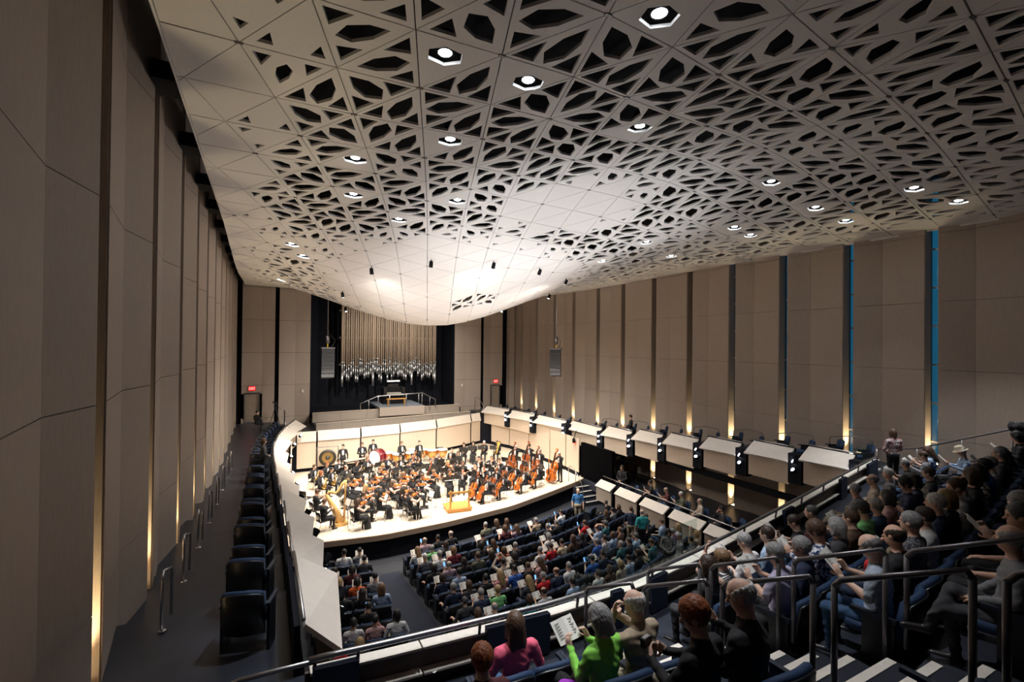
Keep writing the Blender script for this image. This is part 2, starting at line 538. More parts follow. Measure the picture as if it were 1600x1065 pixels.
sb = MB()
T = [(1.85, 31.82), (2.94, 31.79), (3.05, 31.9), (5.60, 31.86), (5.72, 32.05), (8.28, 32.30), (8.39, 32.40), (11.13, 33.05), (11.26, 33.15), (14.43, 34.45), (14.6, 34.6), (15.5, 34.95)]
pl = [(0.7, 31.95)] + T + [(16.3, 34.6), (16.9, 32.6), (17.25, 29.5)]
for (x0, y0), (x1, y1) in zip(pl[:-1], pl[1:]):
    sb.add([(x0, y0 + 0.12, 0.9), (x1, y1 + 0.12, 0.9), (x1, y1 + 0.12, 3.4), (x0, y0 + 0.12, 3.4)], [(0, 1, 2, 3)])
wall_stage = struct('wall_stage_back', sb, navy_black)
for i in range(0, len(T), 2):
    p0, p1 = T[i], T[i + 1]
    d = (Vector(p1) - Vector(p0)).normalized()
    shell(wall_stage, p0, p1, 3.5, 2.9, 1.25, 1.0, 0.16, (d.y, -d.x))
# stage side panels under the galleries
for pts in ([(1.55, 31.3), (1.42, 28.6)], [(1.40, 28.5), (1.3, 26.2)], [(16.25, 34.3), (16.85, 32.4)], [(16.87, 32.3), (17.15, 29.9)], [(17.16, 29.8), (17.25, 27.2)],
            [(17.26, 27.1), (17.2, 25.2)], [(17.2, 25.1), (17.1, 23.6)]):
    (x0, y0), (x1, y1) = pts
    o = 0.05 if x0 > 9 else -0.05
    m = MB()
    q = [(x0, y0), (x1, y1), (x1 + o, y1), (x0 + o, y0)]
    m.add([(a, b, 1.25) for a, b in q] + [(a, b, 3.3) for a, b in q], [(0, 1, 5, 4), (1, 2, 6, 5), (2, 3, 7, 6), (3, 0, 4, 7), (4, 5, 6, 7)])
    part('side_panel', m, fascia_tan, wall_stage)
    m = MB().add([(x0, y0, 1.0), (x1, y1, 1.0), (x1, y1, 1.25), (x0, y0, 1.25)], [(0, 1, 2, 3)])
    part('plinth', m, navy_black, wall_stage)

# ---------------------------------------------------------------- choir gallery and organ platform behind the stage
cg = MB()
cg.prism([(1.0, 32.1), (3.0, 32.1), (8.3, 32.6), (14.5, 34.9), (16.5, 35.2), (16.5, 39.2), (1.0, 39.2)], 2.6, 2.95)
cg.prism([(3.2, 34.9), (15.0, 36.3), (15.0, 42), (3.2, 42)], 2.9, 3.30)
struct('floor_choir_gallery', cg, concrete)
tiers = struct('wall_choir_parapet', MB().box(3.25, 14.7, 37.2, 41.9, 3.2, 3.72), navy_black)
for (ax, ay, bx, by, zt, zb, n) in ((3.20, 34.55, 15.1, 35.9, 3.52, 2.95, 7), (3.12, 36.55, 14.6, 37.15, 3.98, 3.30, 6)):
    for k in range(n):
        x0, x1 = lerp(ax, bx, k / n), lerp(ax, bx, (k + 1) / n) - 0.012
        y0, y1 = lerp(ay, by, k / n), lerp(ay, by, (k + 1) / n)
        part('parapet_panel', MB().prism([(x0, y0), (x1, y1), (x1, y1 + 0.1), (x0, y0 + 0.1)], zb, zt - 0.03), panel_grey, tiers)
        part('parapet_cap', MB().prism([(x0, y0 - 0.03), (x1 + .012, y1 - 0.03), (x1 + .012, y1 + 0.14), (x0, y0 + 0.14)], zt - 0.03, zt), fascia_tan, tiers)
# organ platform jutting forward
part('platform_front', MB().box(7.85, 11.35, 36.45, 36.55, 3.45, 4.12), panel_tan, tiers)
part('platform_floor', MB().box(7.85, 11.35, 36.5, 40.5, 3.95, 4.12), mat('platform_grey', (0.2, 0.23, 0.27), 0.5), tiers)
t = thing('platform_railing', 'steel railing with sloping ends around the organ console platform', 'railing', (9.5, 36.6, 4.1))
part('top_rail', MB().tube([(-3.0, 0.3, -0.15), (-3.0, 0.3, 0.35), (-1.75, 0.1, 0.88), (1.75, 0.1, 1.0), (2.9, 0.3, 0.4), (2.9, 0.3, -0.15)], 0.035), steel, t, True)
for x in (-1.72, -0.85, 0.45, 1.72, 1.45):
    part('post', MB().tube([(x, 0.1, 0.0), (x, 0.1, 0.93)], 0.026), steel, t, True)
for x, a in ((-2.4, 0.6), (2.4, 0.62)):
    part('post', MB().tube([(x, 0.2, -0.4), (x, 0.2, a)], 0.022), steel, t, True)

# organ pipes
org = thing('organ_pipes', 'tall organ pipes with tan bodies and shiny tin feet over the black recess', 'organ', (0, 40.2, 0))
NP = 46
wr = random.Random(3)
for k in range(NP):
    x = lerp(5.60, 13.45, k / (NP - 1))
    big = k in (0, 14, 33, 45)
    r = 0.105 if big else 0.062 + 0.018 * wr.random()
    mouth = 7.45 if big else 7.05 + 0.75 * wr.random()
    toe = mouth - (1.15 if big else 0.55 + 0.25 * wr.random())
    bot = toe - (0.75 if big else 0.42 + 0.2 * wr.random())
    if big:
        toe, bot = 6.6, 5.45
    o = part('pipe', MB().tube([(x, 0.06 * (k % 2), 14.2), (x, 0.06 * (k % 2), mouth)], r, 10), pipe_tan, org, True)
    part('mouth_ring', MB().lathe([(r * 1.02, mouth - 0.10), (r * 1.08, mouth), (r * 1.02, mouth + 0.04)], 10, 0, Matrix.Translation((x, 0.06 * (k % 2), 0))), pipe_tin, o, True)
    part('pipe_foot', MB().tube([(x, 0.06 * (k % 2), mouth - 0.05), (x, 0.06 * (k % 2), toe)], [r * 0.55, r * 0.95], 10), pipe_tin, o, True)
    part('toe', MB().tube([(x, 0.06 * (k % 2) - 0.02, toe + 0.02), (x, 0.06 * (k % 2) - 0.02, bot)], [r * 1.05, r * 1.0], 10), pipe_tin, o, True)
for k in range(3):
    part('pipe_rack', MB().box(5.4, 13.6, 0.16, 0.24, 7.2 + k * 2.2, 7.35 + k * 2.2), pipe_tan, org)
oc = thing('organ_console', 'dark organ console with lit music desk behind the platform railing', 'organ console', (9.35, 38.6, 4.12))
part('case', MB().box(-0.85, 0.85, -0.3, 0.55, 0, 1.35), black, oc)
part('side_jamb', MB().box(-0.85, -0.62, -0.62, -0.3, 0.6, 1.35), ebony, oc)
part('side_jamb', MB().box(0.62, 0.85, -0.62, -0.3, 0.6, 1.35), ebony, oc)
for k in range(3):
    part('manual', MB().box(-0.58, 0.58, -0.62 + 0.1 * k, -0.44 + 0.1 * k, 0.72 + 0.09 * k, 0.76 + 0.09 * k), mat('ivory', (0.5, 0.48, 0.42), 0.4), oc)
part('music_desk', MB().box(-0.42, 0.42, -0.1, -0.04, 1.35, 1.62), ebony, oc)
part('desk_lamp', MB().box(-0.5, 0.5, -0.22, -0.06, 1.80, 1.90), mat('desk_lamp', (0.8, 0.75, 0.7), 0.5, emit=(1, 0.9, 0.8), estr=0.5), oc)
ob = thing('organ_bench', 'orange wooden organ bench in front of the dark console', 'bench', (9.3, 37.3, 4.12))
part('seat', MB().box(-0.75, 0.75, -0.17, 0.17, 0.50, 0.56), podium_wood, ob)
for x in (-0.68, 0.62):
    part('leg', MB().box(x, x + 0.06, -0.15, 0.15, 0, 0.50), podium_wood, ob)

# ---------------------------------------------------------------- galleries at the sides
for side in ('left', 'right'):
    L = side == 'left'
    g = MB()
    for a, b, z, zf in GAL:
        zf = zf + H
        if L:
            g.box(XL - 0.5, 0.50, a, b + 0.001, zf - 0.35, zf)
        elif b < 30:
            g.box(17.95, XR + 0.5, a + 2.0 * (a < 7), b + 0.001, zf - 0.35, zf)
        else:
            g.prism([(18.0, 24.6), (XR + .5, 24.6), (XR + .5, 39.2), (16.3, 39.2), (16.4, 35.2), (17.0, 32.4), (17.6, 29.2), (17.95, 25.8)], zf - 0.35, zf)
    struct('floor_gallery_%s' % side, g, concrete)
    bk = MB()
    fas = struct('wall_gallery_%s' % side, MB().box(*((0.44, 0.56) if L else (18.05, 18.2)), 6.3 if L else 8.8, 31.0, 3.05, 3.3), navy_black)
    rl = MB()
    pts = []
    if L:
        segs = [(6.4, 8.55, -3.5, .50, .50), (8.75, 10.6, -3.7, .50, .50), (10.8, 12.75, -3.92, .50, .50), (12.95, 15.0, -4.14, .48, .48), (15.2, 17.3, -4.36, .47, .46),
                (17.5, 19.7, -4.56, .45, .44), (19.9, 22.3, -4.78, .44, .43), (22.5, 25.6, -5.0, .43, .48), (25.8, 28.6, -5.0, .50, .78), (28.8, 31.2, -5.0, .82, 1.25), (31.4, 33.6, -5.0, 1.3, 1.86)]
    else:
        segs = [(8.93, 10.5, -3.7, 18.2, 18.2), (11.05, 12.75, -3.9, 18.2, 18.2), (13.32, 15.0, -4.14, 18.2, 18.2), (15.57, 17.26, -4.36, 18.2, 18.2), (17.82, 19.5, -4.55, 18.2, 18.2),
                (20.12, 22.1, -4.77, 18.2, 18.2), (22.75, 25.8, -5.0, 18.2, 18.2), (25.5 + .4, 29.0, -5.0, 17.75, 17.5), (29.3, 32.0, -5.0, 17.3, 16.95), (32.3, 35.0, -5.0, 16.8, 16.2)]
    for (y0, y1, z, x0, x1) in segs:
        sg = 1 if L else -1
        d = (Vector((x1, y1)) - Vector((x0, y0))).normalized()
        inward = (d.y, -d.x) if L else (-d.y, d.x)
        shell(fas, (x0, y0), (x1, y1), z + H, z - 0.44 + H, z - 1.35 + H, 0, 0.44, inward, None, 0.06, 0.66)
        ins = Vector((-inward[0], -inward[1])) * 0.06
        part('fascia_back', MB().prism([(x0 + ins.x, y0), (x1 + ins.x, y1), (x1 + 2.2 * ins.x, y1), (x0 + 2.2 * ins.x, y0)][::(1 if not L else -1)], z - 1.0 + H, z + 0.0 + H), navy_black, fas)
        pts.append(((x0 + ins.x * 0.4, y0, z + 0.06 + H), (x1 + ins.x * 0.4, y1, z + 0.06 + H)))
        # dark lighting recess at the near end of each slab
        xx = x0 + (0.18 if L else -0.18)
        if not L:
            part('recess', MB().box(xx - 0.22, xx + 0.22, y0 - 0.5, y0, z - 1.25 + H, z - 0.12 + H), navy_black, fas)
    for n, (a, b) in enumerate(pts):
        t = tag(part('gallery_rail', MB().tube([a, b], 0.026, 8), steel, None, True),
                'slim steel rail on the %s gallery front, %s segment from the balcony' % (side, ORD[n]), 'rail', '%s gallery rails' % side)
    # lamps in the recesses, two by two
    for n, (y0, y1, z, x0, x1) in enumerate(segs):
        for q in range(2 if (not L or n < 7) else 1):
            x, y, zz = (x0 + 0.74, y0 - 0.12, z - 0.60 - 0.30 * q + H) if L else (x0 - 0.44, y0 - 0.22, z - 0.40 - 0.32 * q + H)
            if y < 6.9:
                continue
            lit = True
            t = thing('gallery_spotlight', '%s small spotlight in the %s gallery front, %s recess from the balcony' % (('upper', 'lower')[q], side, ORD[n]),
                      'spotlight', (x, y, zz), 0, 'gallery front spotlights')
            aim = Vector((8.4, 21.5, 11.6)) if q == 0 else Vector((9.0, 14.0, 13.0))
            di = (aim - Vector((x, y, zz))).normalized()
            a = Vector((0, 0, 0))
            part('housing', MB().tube([a - di * 0.18, a - di * 0.15, a, a + di * 0.02], [0.05, 0.085, 0.095, 0.10], 12), black, t, True)
            part('lens', MB().tube([a + di * 0.0, a + di * 0.026], [0.085, 0.06], 12), lamp_white if lit else ebony, t, True)
            if lit and not (L and n >= 7):
                light('gallery_beam', 'SPOT', tuple(Vector((x, y, zz)) + di * 0.06), GALLERY_W * (0.25 if y > 24 else 1.0), (0.97, 0.98, 1.0), t, tuple(aim), spot_size=1.05, spot_blend=1.0, shadow_soft_size=0.07)
            part('yoke', MB().tube([a - di * 0.08 + Vector((0, 0, 0.09)), a - di * 0.08 + Vector((0, 0.0, 0.16))], 0.014, 6), black, t)

# slot uplights
def slot_light(x, y, z, label, inward):
    t = thing('slot_uplight', label, 'uplight', (x, y, z), 0, 'slot uplights')
    part('housing', MB().box(-0.12, 0.12, -0.1, 0.1, 0, 0.06), steel, t)
    part('lens', MB().box(-0.10, 0.10, -0.085, 0.085, 0.06, 0.065), slot_glow, t)
    light('slot_glow', 'SPOT', (x, y, z + 0.09), SLOT_W, SLOT_COL, t, (x, y, z + 5), spot_size=1.15, spot_blend=0.8, shadow_soft_size=0.06)


for n, s in enumerate(R_SLOTS[5:-1]):
    if True:
        slot_light(XR + 0.25, s, gal_floor(s), 'warm floor uplight in the right wall slot, %s from the balcony' % ORD[n], -1)
    if 8 < s < 22:
        slot_light(XR + 0.25, s, 1.0, 'warm floor uplight under the right gallery, %s from the balcony' % ORD[n], -1)
for n, s in enumerate(L_SLOTS[5:-1]):
    slot_light(XL - 0.25, s, gal_floor(s), 'warm floor uplight in the left wall slot, %s from the balcony' % ORD[n], 1)

# left gallery step handrails
for n, (a, b, z, _zf) in enumerate(GAL[:-1]):
    y = b - 0.05
    z0 = gal_floor(b + 0.2)
    t = thing('step_handrail', 'bent steel handrail by the left wall, %s step from the balcony' % ORD[n], 'handrail', (-1.22, y, z0), 0, 'left gallery step handrails')
    dz = 0.22
    part('rail', MB().tube([(-0.02, -0.42, dz), (-0.02, -0.42, 0.72 + dz), (-0.02, -0.36, 0.82 + dz), (0, 0.18, 0.86), (0, 0.24, 0.82), (0, 0.24, 0)], 0.021, 8), steel, t, True)
    for yy, zz in ((-0.42, dz), (0.24, 0)):
        part('base_flange', MB().lathe([(0.055, 0), (0.055, 0.012), (0.03, 0.016)], 14, 0, Matrix.Translation((-0.01, yy, zz))), chrome, t, True)
# right gallery step handrails (thin bent frames behind the rail)
for n, (a, b, z, _zf) in enumerate(GAL[1:-1]):
    z0 = gal_floor(a + 0.3)
    t = thing('gallery_handrail', 'thin dark handrail frame on the right gallery, %s from the balcony' % ORD[n], 'handrail', (19.3, a + 0.2, z0), 0, 'right gallery handrails')
    part('rail', MB().tube([(0, 0, 0), (0, 0, 0.98), (0, 0.08, 1.05), (0, 0.75, 1.06), (0, 1.4, 0.92), (0, 1.45, 0.85), (0, 1.45, 0)], 0.016, 6), dark_steel, t, True)

# ---------------------------------------------------------------- lower box at the right of the main floor
struct('floor_lower_box', MB().prism([(16.2, 11.0), (17.0, 23.0), (21.3, 23.0), (21.3, 9.0), (16.6, 9.0)][::-1], 0.6, 1.0), concrete)
lb = struct('wall_lower_box', MB().prism([(16.35, 10.2), (16.15, 19.3), (16.25, 19.3), (16.45, 10.2)][::-1], 0.2, 1.75), navy_black)
LB = [((924, 750.5), (960, 758)), ((965, 761), (1002, 774)), ((1007, 776.5), (1049, 791)), ((1053, 795), (1107, 814)), ((1110, 817), (1167, 835)), ((1171, 838), (1215, 850))]
rail_pts = []
for p0, p1 in LB:
    a, b = at(*p0, 1.8), at(*p1, 1.8)
    a[0] = b[0] = 16.2 if a[1] > 13 else 16.3
    d = Vector((b[0] - a[0], b[1] - a[1])).normalized()
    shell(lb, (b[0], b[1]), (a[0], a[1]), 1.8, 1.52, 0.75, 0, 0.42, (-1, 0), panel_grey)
    rail_pts += [(a[0] + 0.15, a[1], 1.95), (b[0] + 0.15, b[1], 1.95)]
tag(part('box_rail', MB().tube(rail_pts, 0.026, 8), steel, None, True), 'steel rail along the lower side box beside the main floor', 'rail')
struct('wall_stage_exit', MB().box(17.2, 17.4, 20.6, 23.5, 1.0, 3.1), mat('drape_black', (0.0015, 0.0015, 0.002), 0.95, spec=0.05))

# ================================================================ the perforated ceiling
def ceil_z(x, y):
    b = 3.1 * math.exp(-((x - 8.9) / (5.4 if x < 8.9 else 4.8)) ** 2 / 2 - ((y - 27.3) / 5.4) ** 2 / 2)
    d = 0.75 * math.exp(-((x - 11.5) / 4.0) ** 2 / 2 - ((y - 8.5) / 3.5) ** 2 / 2)
    return 4.2 + H + d - b


CX0, CX1, CY0, CY1 = -1.28, 20.9, -3.9, 38.85


def node(k, j):
    x = 1.75 + 1.3 * (k - 3) + 0.48 * (j - 2)
    xx = min(max(x, -3), 23)
    y = 6.2 + 1.42 * (j - 2) + 0.165 * max(0.0, xx - 4) * min(1.0, max(0, (xx - 2) / 4))
    return x, y


def clip_poly(P):
    for ax, val, keep in ((0, CX0, 1), (0, CX1, -1), (1, CY0, 1), (1, CY1, -1)):
        out = []
        for i in range(len(P)):
            a, b = P[i], P[(i + 1) % len(P)]
            da, db = (a[ax] - val) * keep, (b[ax] - val) * keep
            if da >= 0:
                out.append(a)
            if da * db < 0:
                t = da / (da - db)
                out.append((a[0] + (b[0] - a[0]) * t, a[1] + (b[1] - a[1]) * t))
        P = out
        if len(P) < 3:
            return []
    return P


def hole_size(x, y, r):
    """0 = closed panel, 1 = fully open lattice"""
    if x < -0.3 or x > 20.0 or y > 37.5:
        return 0.0
    e1 = math.hypot((x - 8.2) / 5.4, (y - 21.8) / 5.2)
    e2 = math.hypot((x - 8.7) / 2.0, (y - 12.6) / 1.9)
    e3 = math.hypot((x - 9.45) / 1.0, (y - 22.6) / 1.0)
    if e3 < 1:
        return 0.95 - 0.35 * e3
    s = min(1.0, max(0.0, (e1 - 1.0) * 2.6))
    s = min(s, min(1.0, max(0.0, (e2 - 1.0) * 2.2)))
    s *= min(1.0, (x + 0.7) / 1.6)
    s *= min(1.0, max(0.35, (20.8 - x) / 2.5))
    wave = 0.76 + 0.24 * math.sin(x * 0.62 + 1.3) * math.cos(y * 0.50 - 0.7) + 0.14 * math.sin(0.9 * y + 0.4 * x)
    wave += 0.25 * math.exp(-((x - 8.5) / 3) ** 2 - ((y - 8.0) / 2) ** 2) + 0.25 * math.exp(-((x - 7) / 6) ** 2 - ((y - 15.3) / 1.6) ** 2)
    wave -= 0.22 * math.exp(-((x - 10) / 5) ** 2 - ((y - 3) / 2) ** 2)
    return max(0.0, min(1.0, s * (wave + 0.22 * (r - 0.5))))


LAMP_PX = [(695, 83), (832, 131), (1000, 39), (724, 218), (562, 243), (553, 305), (725, 320), (615, 346), (1009, 197), (1200, 284), (1278, 324), (1317, 345),
           (1409, 297), (1495, 311), (1152, 354), (1175, 366), (1000, 378), (1051, 400), (945, 408), (470, 388), (440, 438), (480, 400)]


def ceil_hit(u, v):
    d = ray(u, v)
    t = 2.0
    while t < 60:
        p = d * t
        if p[2] + H > ceil_z(p[0], p[1]):
            return p[0], p[1]
        t += 0.05
    return None


LAMP_XY = [ceil_hit(*q) for q in LAMP_PX]
crng = random.Random(11)
cells = []
for j in range(-9, 27):
    for k in range(-16, 28):
        A, B, C, D = node(k, j), node(k + 1, j), node(k, j + 1), node(k + 1, j + 1)
        for tri in ((A, B, C), (B, D, C)):
            full = all(CX0 <= q[0] <= CX1 and CY0 <= q[1] <= CY1 for q in tri)
            P = list(tri) if full else clip_poly(list(tri))
            if len(P) < 3:
                continue
            cx, cy = sum(q[0] for q in P) / len(P), sum(q[1] for q in P) / len(P)
            cells.append((P, full, cx, cy, crng.random(), crng.randrange(3)))


def tri_holes(P, t, apex):
    """hexagon in the middle and a small triangle in two corners, shrunk by t"""
    a, b, c = [Vector(P[(apex + i) % 3]) for i in range(3)]
    la, lb_, lc = (b - c).length, (a - c).length, (a - b).length
    per = la + lb_ + lc
    area = abs((b - a).cross(c - a)) / 2
    rin = 2 * area / per
    inc = (a * la + b * lb_ + c * lc) / per
    s = 1 - 0.055 / rin
    a, b, c = [inc + (q - inc) * s for q in (a, b, c)]
    L = lambda p, q, w: p + (q - p) * w
    out = []
    M_ = (b + c) / 2
    ax, w = M_ - a, (c - b)
    hx = [a + ax * 0.16, a + ax * 0.44 + w * 0.135, a + ax * 0.76 + w * 0.16, a + ax * 0.97, a + ax * 0.76 - w * 0.16, a + ax * 0.44 - w * 0.135]
    th = [[b, L(b, c, 0.37), L(b, a, 0.46)], [c, L(c, a, 0.46), L(c, b, 0.37)]]
    if t > 0.32:
        m = sum(hx, Vector((0, 0))) / 6
        k = min(1.0, 0.50 + 0.55 * (t - 0.32) / 0.45)
        out.append([m + (q - m) * k for q in hx])
    if t > 0.12:
        for tr in th:
            m = sum(tr, Vector((0, 0))) / 3
            k = min(0.95, 0.28 + 0.75 * t)
            out.append([m + (q - m) * k for q in tr])
    return out


TH = 0.05


def panel_mesh(mb, P, holes):
    g = 0.011
    c = Vector((sum(q[0] for q in P) / len(P), sum(q[1] for q in P) / len(P)))
    ring = [Vector(q) + (c - Vector(q)).normalized() * g * 1.6 for q in P]
    # plane through the first three nodes keeps each panel flat
    if len(P) == 3:
        z = [ceil_z(*q) for q in P]
        (x1, y1), (x2, y2), (x3, y3) = P
        det = (x2 - x1) * (y3 - y1) - (x3 - x1) * (y2 - y1)
        gx = ((z[1] - z[0]) * (y3 - y1) - (z[2] - z[0]) * (y2 - y1)) / det
        gy = ((x2 - x1) * (z[2] - z[0]) - (x3 - x1) * (z[1] - z[0])) / det
        zf = lambda q: z[0] + gx * (q[0] - x1) + gy * (q[1] - y1)
    else:
        zf = lambda q: ceil_z(q[0], q[1])
    loops = [ring] + holes
    pts, edges = [], []
    for lp in loops:
        o = len(pts)
        pts += lp
        edges += [(o + i, o + (i + 1) % len(lp)) for i in range(len(lp))]
    if holes:
        v, _, fs, *_r2 = delaunay_2d_cdt([Vector((q.x, q.y)) for q in pts], edges, [], 0, 1e-5)
        keep = []
        for f in fs:
            m = sum((v[i] for i in f), Vector((0, 0))) / len(f)
            ins = False
            for hl in loops[1:]:
                sgn = [(hl[(i + 1) % len(hl)] - hl[i]).cross(m - hl[i]) for i in range(len(hl))]
                if all(q > 0 for q in sgn) or all(q < 0 for q in sgn):
                    ins = True
                    break
            if not ins and inside(m, ring):
                keep.append(tuple(f))
        mb.add([(q.x, q.y, zf(q)) for q in v], [f[::-1] for f in keep])
    else:
        mb.add([(q.x, q.y, zf(q)) for q in ring], [tuple(range(len(ring)))[::-1]])
    for li, lp in enumerate(loops):                     # edge returns of the panel and of each hole
        n = len(lp)
        th = TH if li else 0.05
        mb.add([(q.x, q.y, zf(q)) for q in lp] + [(q.x, q.y, zf(q) + th) for q in lp], [(i, (i + 1) % n, n + (i + 1) % n, n + i) for i in range(n)])
    return zf


def inside(m, ring):
    sgn = [(ring[(i + 1) % len(ring)] - ring[i]).cross(m - ring[i]) for i in range(len(ring))]
    return all(q >= 0 for q in sgn) or all(q <= 0 for q in sgn)


lamp_cell = {}
for n, q in enumerate(LAMP_XY):
    best = min((c for c in range(len(cells)) if cells[c][1] and c not in lamp_cell), key=lambda c: (cells[c][2] - q[0]) ** 2 + (cells[c][3] - q[1]) ** 2)
    lamp_cell[best] = n

# perimeter frame is the parent; 300 nearest panels in view are parts, the far ones one joined part
pf = MB()
for x0, x1, y0, y1 in ((CX0 - 0.03, CX0, CY0, CY1), (CX1, CX1 + 0.03, CY0, CY1), (CX0, CX1, CY1, CY1 + 0.03)):
    pf.box(x0, x1, y0, y1, 4.18 + H, 4.32 + H)
ceiling = struct('ceiling', pf, ceil_white)


def screen_size(P):
    q = []
    for x, y in P:
        d = np.array([x, y, ceil_z(x, y) - H])
        w = d @ _f
        if w < 0.5:
            return 0
        q.append((800 + F_PX * (d @ _r) / w, 532.5 - F_PX * (d @ _u) / w))
    if not any(-60 < a < 1660 and -80 < b < 1065 for a, b in q):
        return 0
    return abs(sum(q[i][0] * q[(i + 1) % len(q)][1] - q[(i + 1) % len(q)][0] * q[i][1] for i in range(len(q)))) / 2


order = sorted(range(len(cells)), key=lambda c: -screen_size(cells[c][0]))
near = set(order[:300])
rest = MB()
lamp_pos = {}
for ci, (P, full, cx, cy, rr, apex) in enumerate(cells):
    t = hole_size(cx, cy, rr) if full else 0.0
    if ci in lamp_cell:
        t = max(t, 0.72)
    holes = tri_holes(P, t, apex) if t > 0.12 else []
    mb = MB() if ci in near else rest
    if ci in lamp_cell:
        ctr = Vector((cx, cy))
        off = Vector(LAMP_XY[lamp_cell[ci]]) - ctr
        m = ctr + off * min(0.6, 0.16 / max(off.length, 1e-6))
        rh = 0.235                                          # the lamp has a hexagonal opening of its own, clear of the joints
        holes = [[m + Vector((rh * 1.2 * math.cos(q), rh * math.sin(q))) for q in [0.3 + k * math.pi / 3 for k in range(6)]]]
    zf = panel_mesh(mb, P, holes)
    if ci in lamp_cell:
        lamp_pos[lamp_cell[ci]] = (m.x, m.y, zf(m))
    if ci in near:
        part('ceiling_panel', mb, ceil_white, ceiling)
tag(part('ceiling_panel_field', rest, ceil_white, ceiling), kind='stuff')
nb = MB()
for j in range(-6, 24):
    for k in range(-14, 24):
        if (k + j) % 2 == 0:
            x, y = node(k, j)
            if CX0 + .3 < x < CX1 - .3 and CY0 < y < CY1 - .3:
                z = ceil_z(x, y)
                nb.box(x - 0.055, x + 0.055, y - 0.022, y + 0.022, z - 0.014, z + 0.01)
tag(part('joint_clip', nb, dark_steel, ceiling), kind='stuff')
# black brackets bridging the gap between the ceiling edge and the left wall
for n, s in enumerate(L_SLOTS[4:-1]):
    part('edge_bracket', MB().box(XL, CX0 - 0.03, s - 0.55, s + 0.12, 4.32 + H, 4.62 + H), black, ceiling)

# recessed ceiling spotlights
for n, p in lamp_pos.items():
    u, v = LAMP_PX[n]
    stage_lamp = n in (7, 16, 17, 18, 19, 20, 21)
    lab = 'bright white ceiling spotlight, %s' % (
        {0: 'large one in the upper left of the ceiling', 1: 'right of the large upper left one', 2: 'topmost one, top centre of the ceiling', 3: 'in the square opening at the ceiling middle',
         4: 'left one above the organ pipes', 5: 'below the left one above the organ pipes', 6: 'small one left of the smooth ceiling patch', 7: 'small one just above the smooth bulge',
         8: 'centre one in the open lattice', 9: 'in the lattice right of centre', 10: 'upper of a pair right of centre', 11: 'lower of a pair right of centre', 12: 'left of the two at far right',
         13: 'rightmost one near the right wall', 14: 'upper of the small pair toward the right wall', 15: 'lower of the small pair toward the right wall', 16: 'right of the smooth bulge',
         17: 'small one close to the right wall', 18: 'by the right edge of the smooth bulge', 19: 'in the dense lattice toward the left back corner', 20: 'lowest one at the left back corner',
         21: 'beside the dense lattice at the left back'}[n])
    t = thing('ceiling_spotlight', lab, 'spotlight', (p[0], p[1], p[2] + 0.05), 0, 'ceiling spotlights')
    part('housing', MB().lathe([(0.08, 0.32), (0.12, 0.30), (0.125, 0.0), (0.11, 0.0), (0.10, 0.06)], 14), black, t, True)
    part('lens', MB().lathe([(0.102, 0.005), (0.08, -0.012), (0.0, -0.02)], 14), lamp_white, t, True)
    if p[1] > 17.5:
        light('stage_beam', 'SPOT', (p[0], p[1], p[2] - 0.04), STAGE_W * 0.6, STAGE_COL, t, (8.5, 26.5, 1.0), spot_size=1.5, spot_blend=0.6, shadow_soft_size=0.12)
    else:
        light('house_beam', 'SPOT', (p[0], p[1], p[2] - 0.04), HOUSE_W * (5.5 if p[1] < 8.5 else 1.0), HOUSE_COL, t, (p[0], p[1], 0), spot_size=1.05 if p[1] < 8.5 else 1.35, spot_blend=0.6, shadow_soft_size=0.12)

# stage lamps clipped under the ceiling round the bulge
SL = [(4.0, 20.5), (6.0, 18.6), (8.5, 17.9), (11.0, 18.3), (13.6, 20.0), (14.8, 23.5), (3.4, 24.5), (4.2, 29.0), (14.2, 28.5), (8.2, 33.2), (12.2, 32.4)]
for n, (x, y) in enumerate(SL):
    z = ceil_z(x, y) - 0.02
    t = thing('stage_spotlight', 'small stage spotlight hung under the ceiling, %s around the bulge' % ORD[n], 'spotlight', (x, y, z), 0, 'stage spotlights')
    tgt = Vector((lerp(x, 8.8, 0.45), lerp(y, 26.5, 0.75), 1.0))
    if n >= 9:
        tgt = Vector((8.9, 39.0, 5.5))
    di = (tgt - Vector((x, y, z - 0.2))).normalized()
    a = Vector((0, 0, -0.2))
    part('housing', MB().tube([a - di * 0.16, a - di * 0.13, a + di * 0.10], [0.04, 0.075, 0.085], 10), black, t, True)
    part('lens', MB().tube([a + di * 0.085, a + di * 0.105], [0.075, 0.055], 10), lamp_white, t, True)
    part('hanger', MB().tube([(0, 0, 0.05), (0, 0, -0.13)], 0.018, 6), black, t)
    light('stage_beam', 'SPOT', tuple(Vector((x, y, z)) + a + di * 0.14), STAGE_W * (0.6 if n >= 9 else 1.0), STAGE_COL, t, tuple(tgt), spot_size=1.25 if n % 2 and n < 9 else 2.5, spot_blend=0.5 if n % 2 and n < 9 else 1.0, shadow_soft_size=0.10)

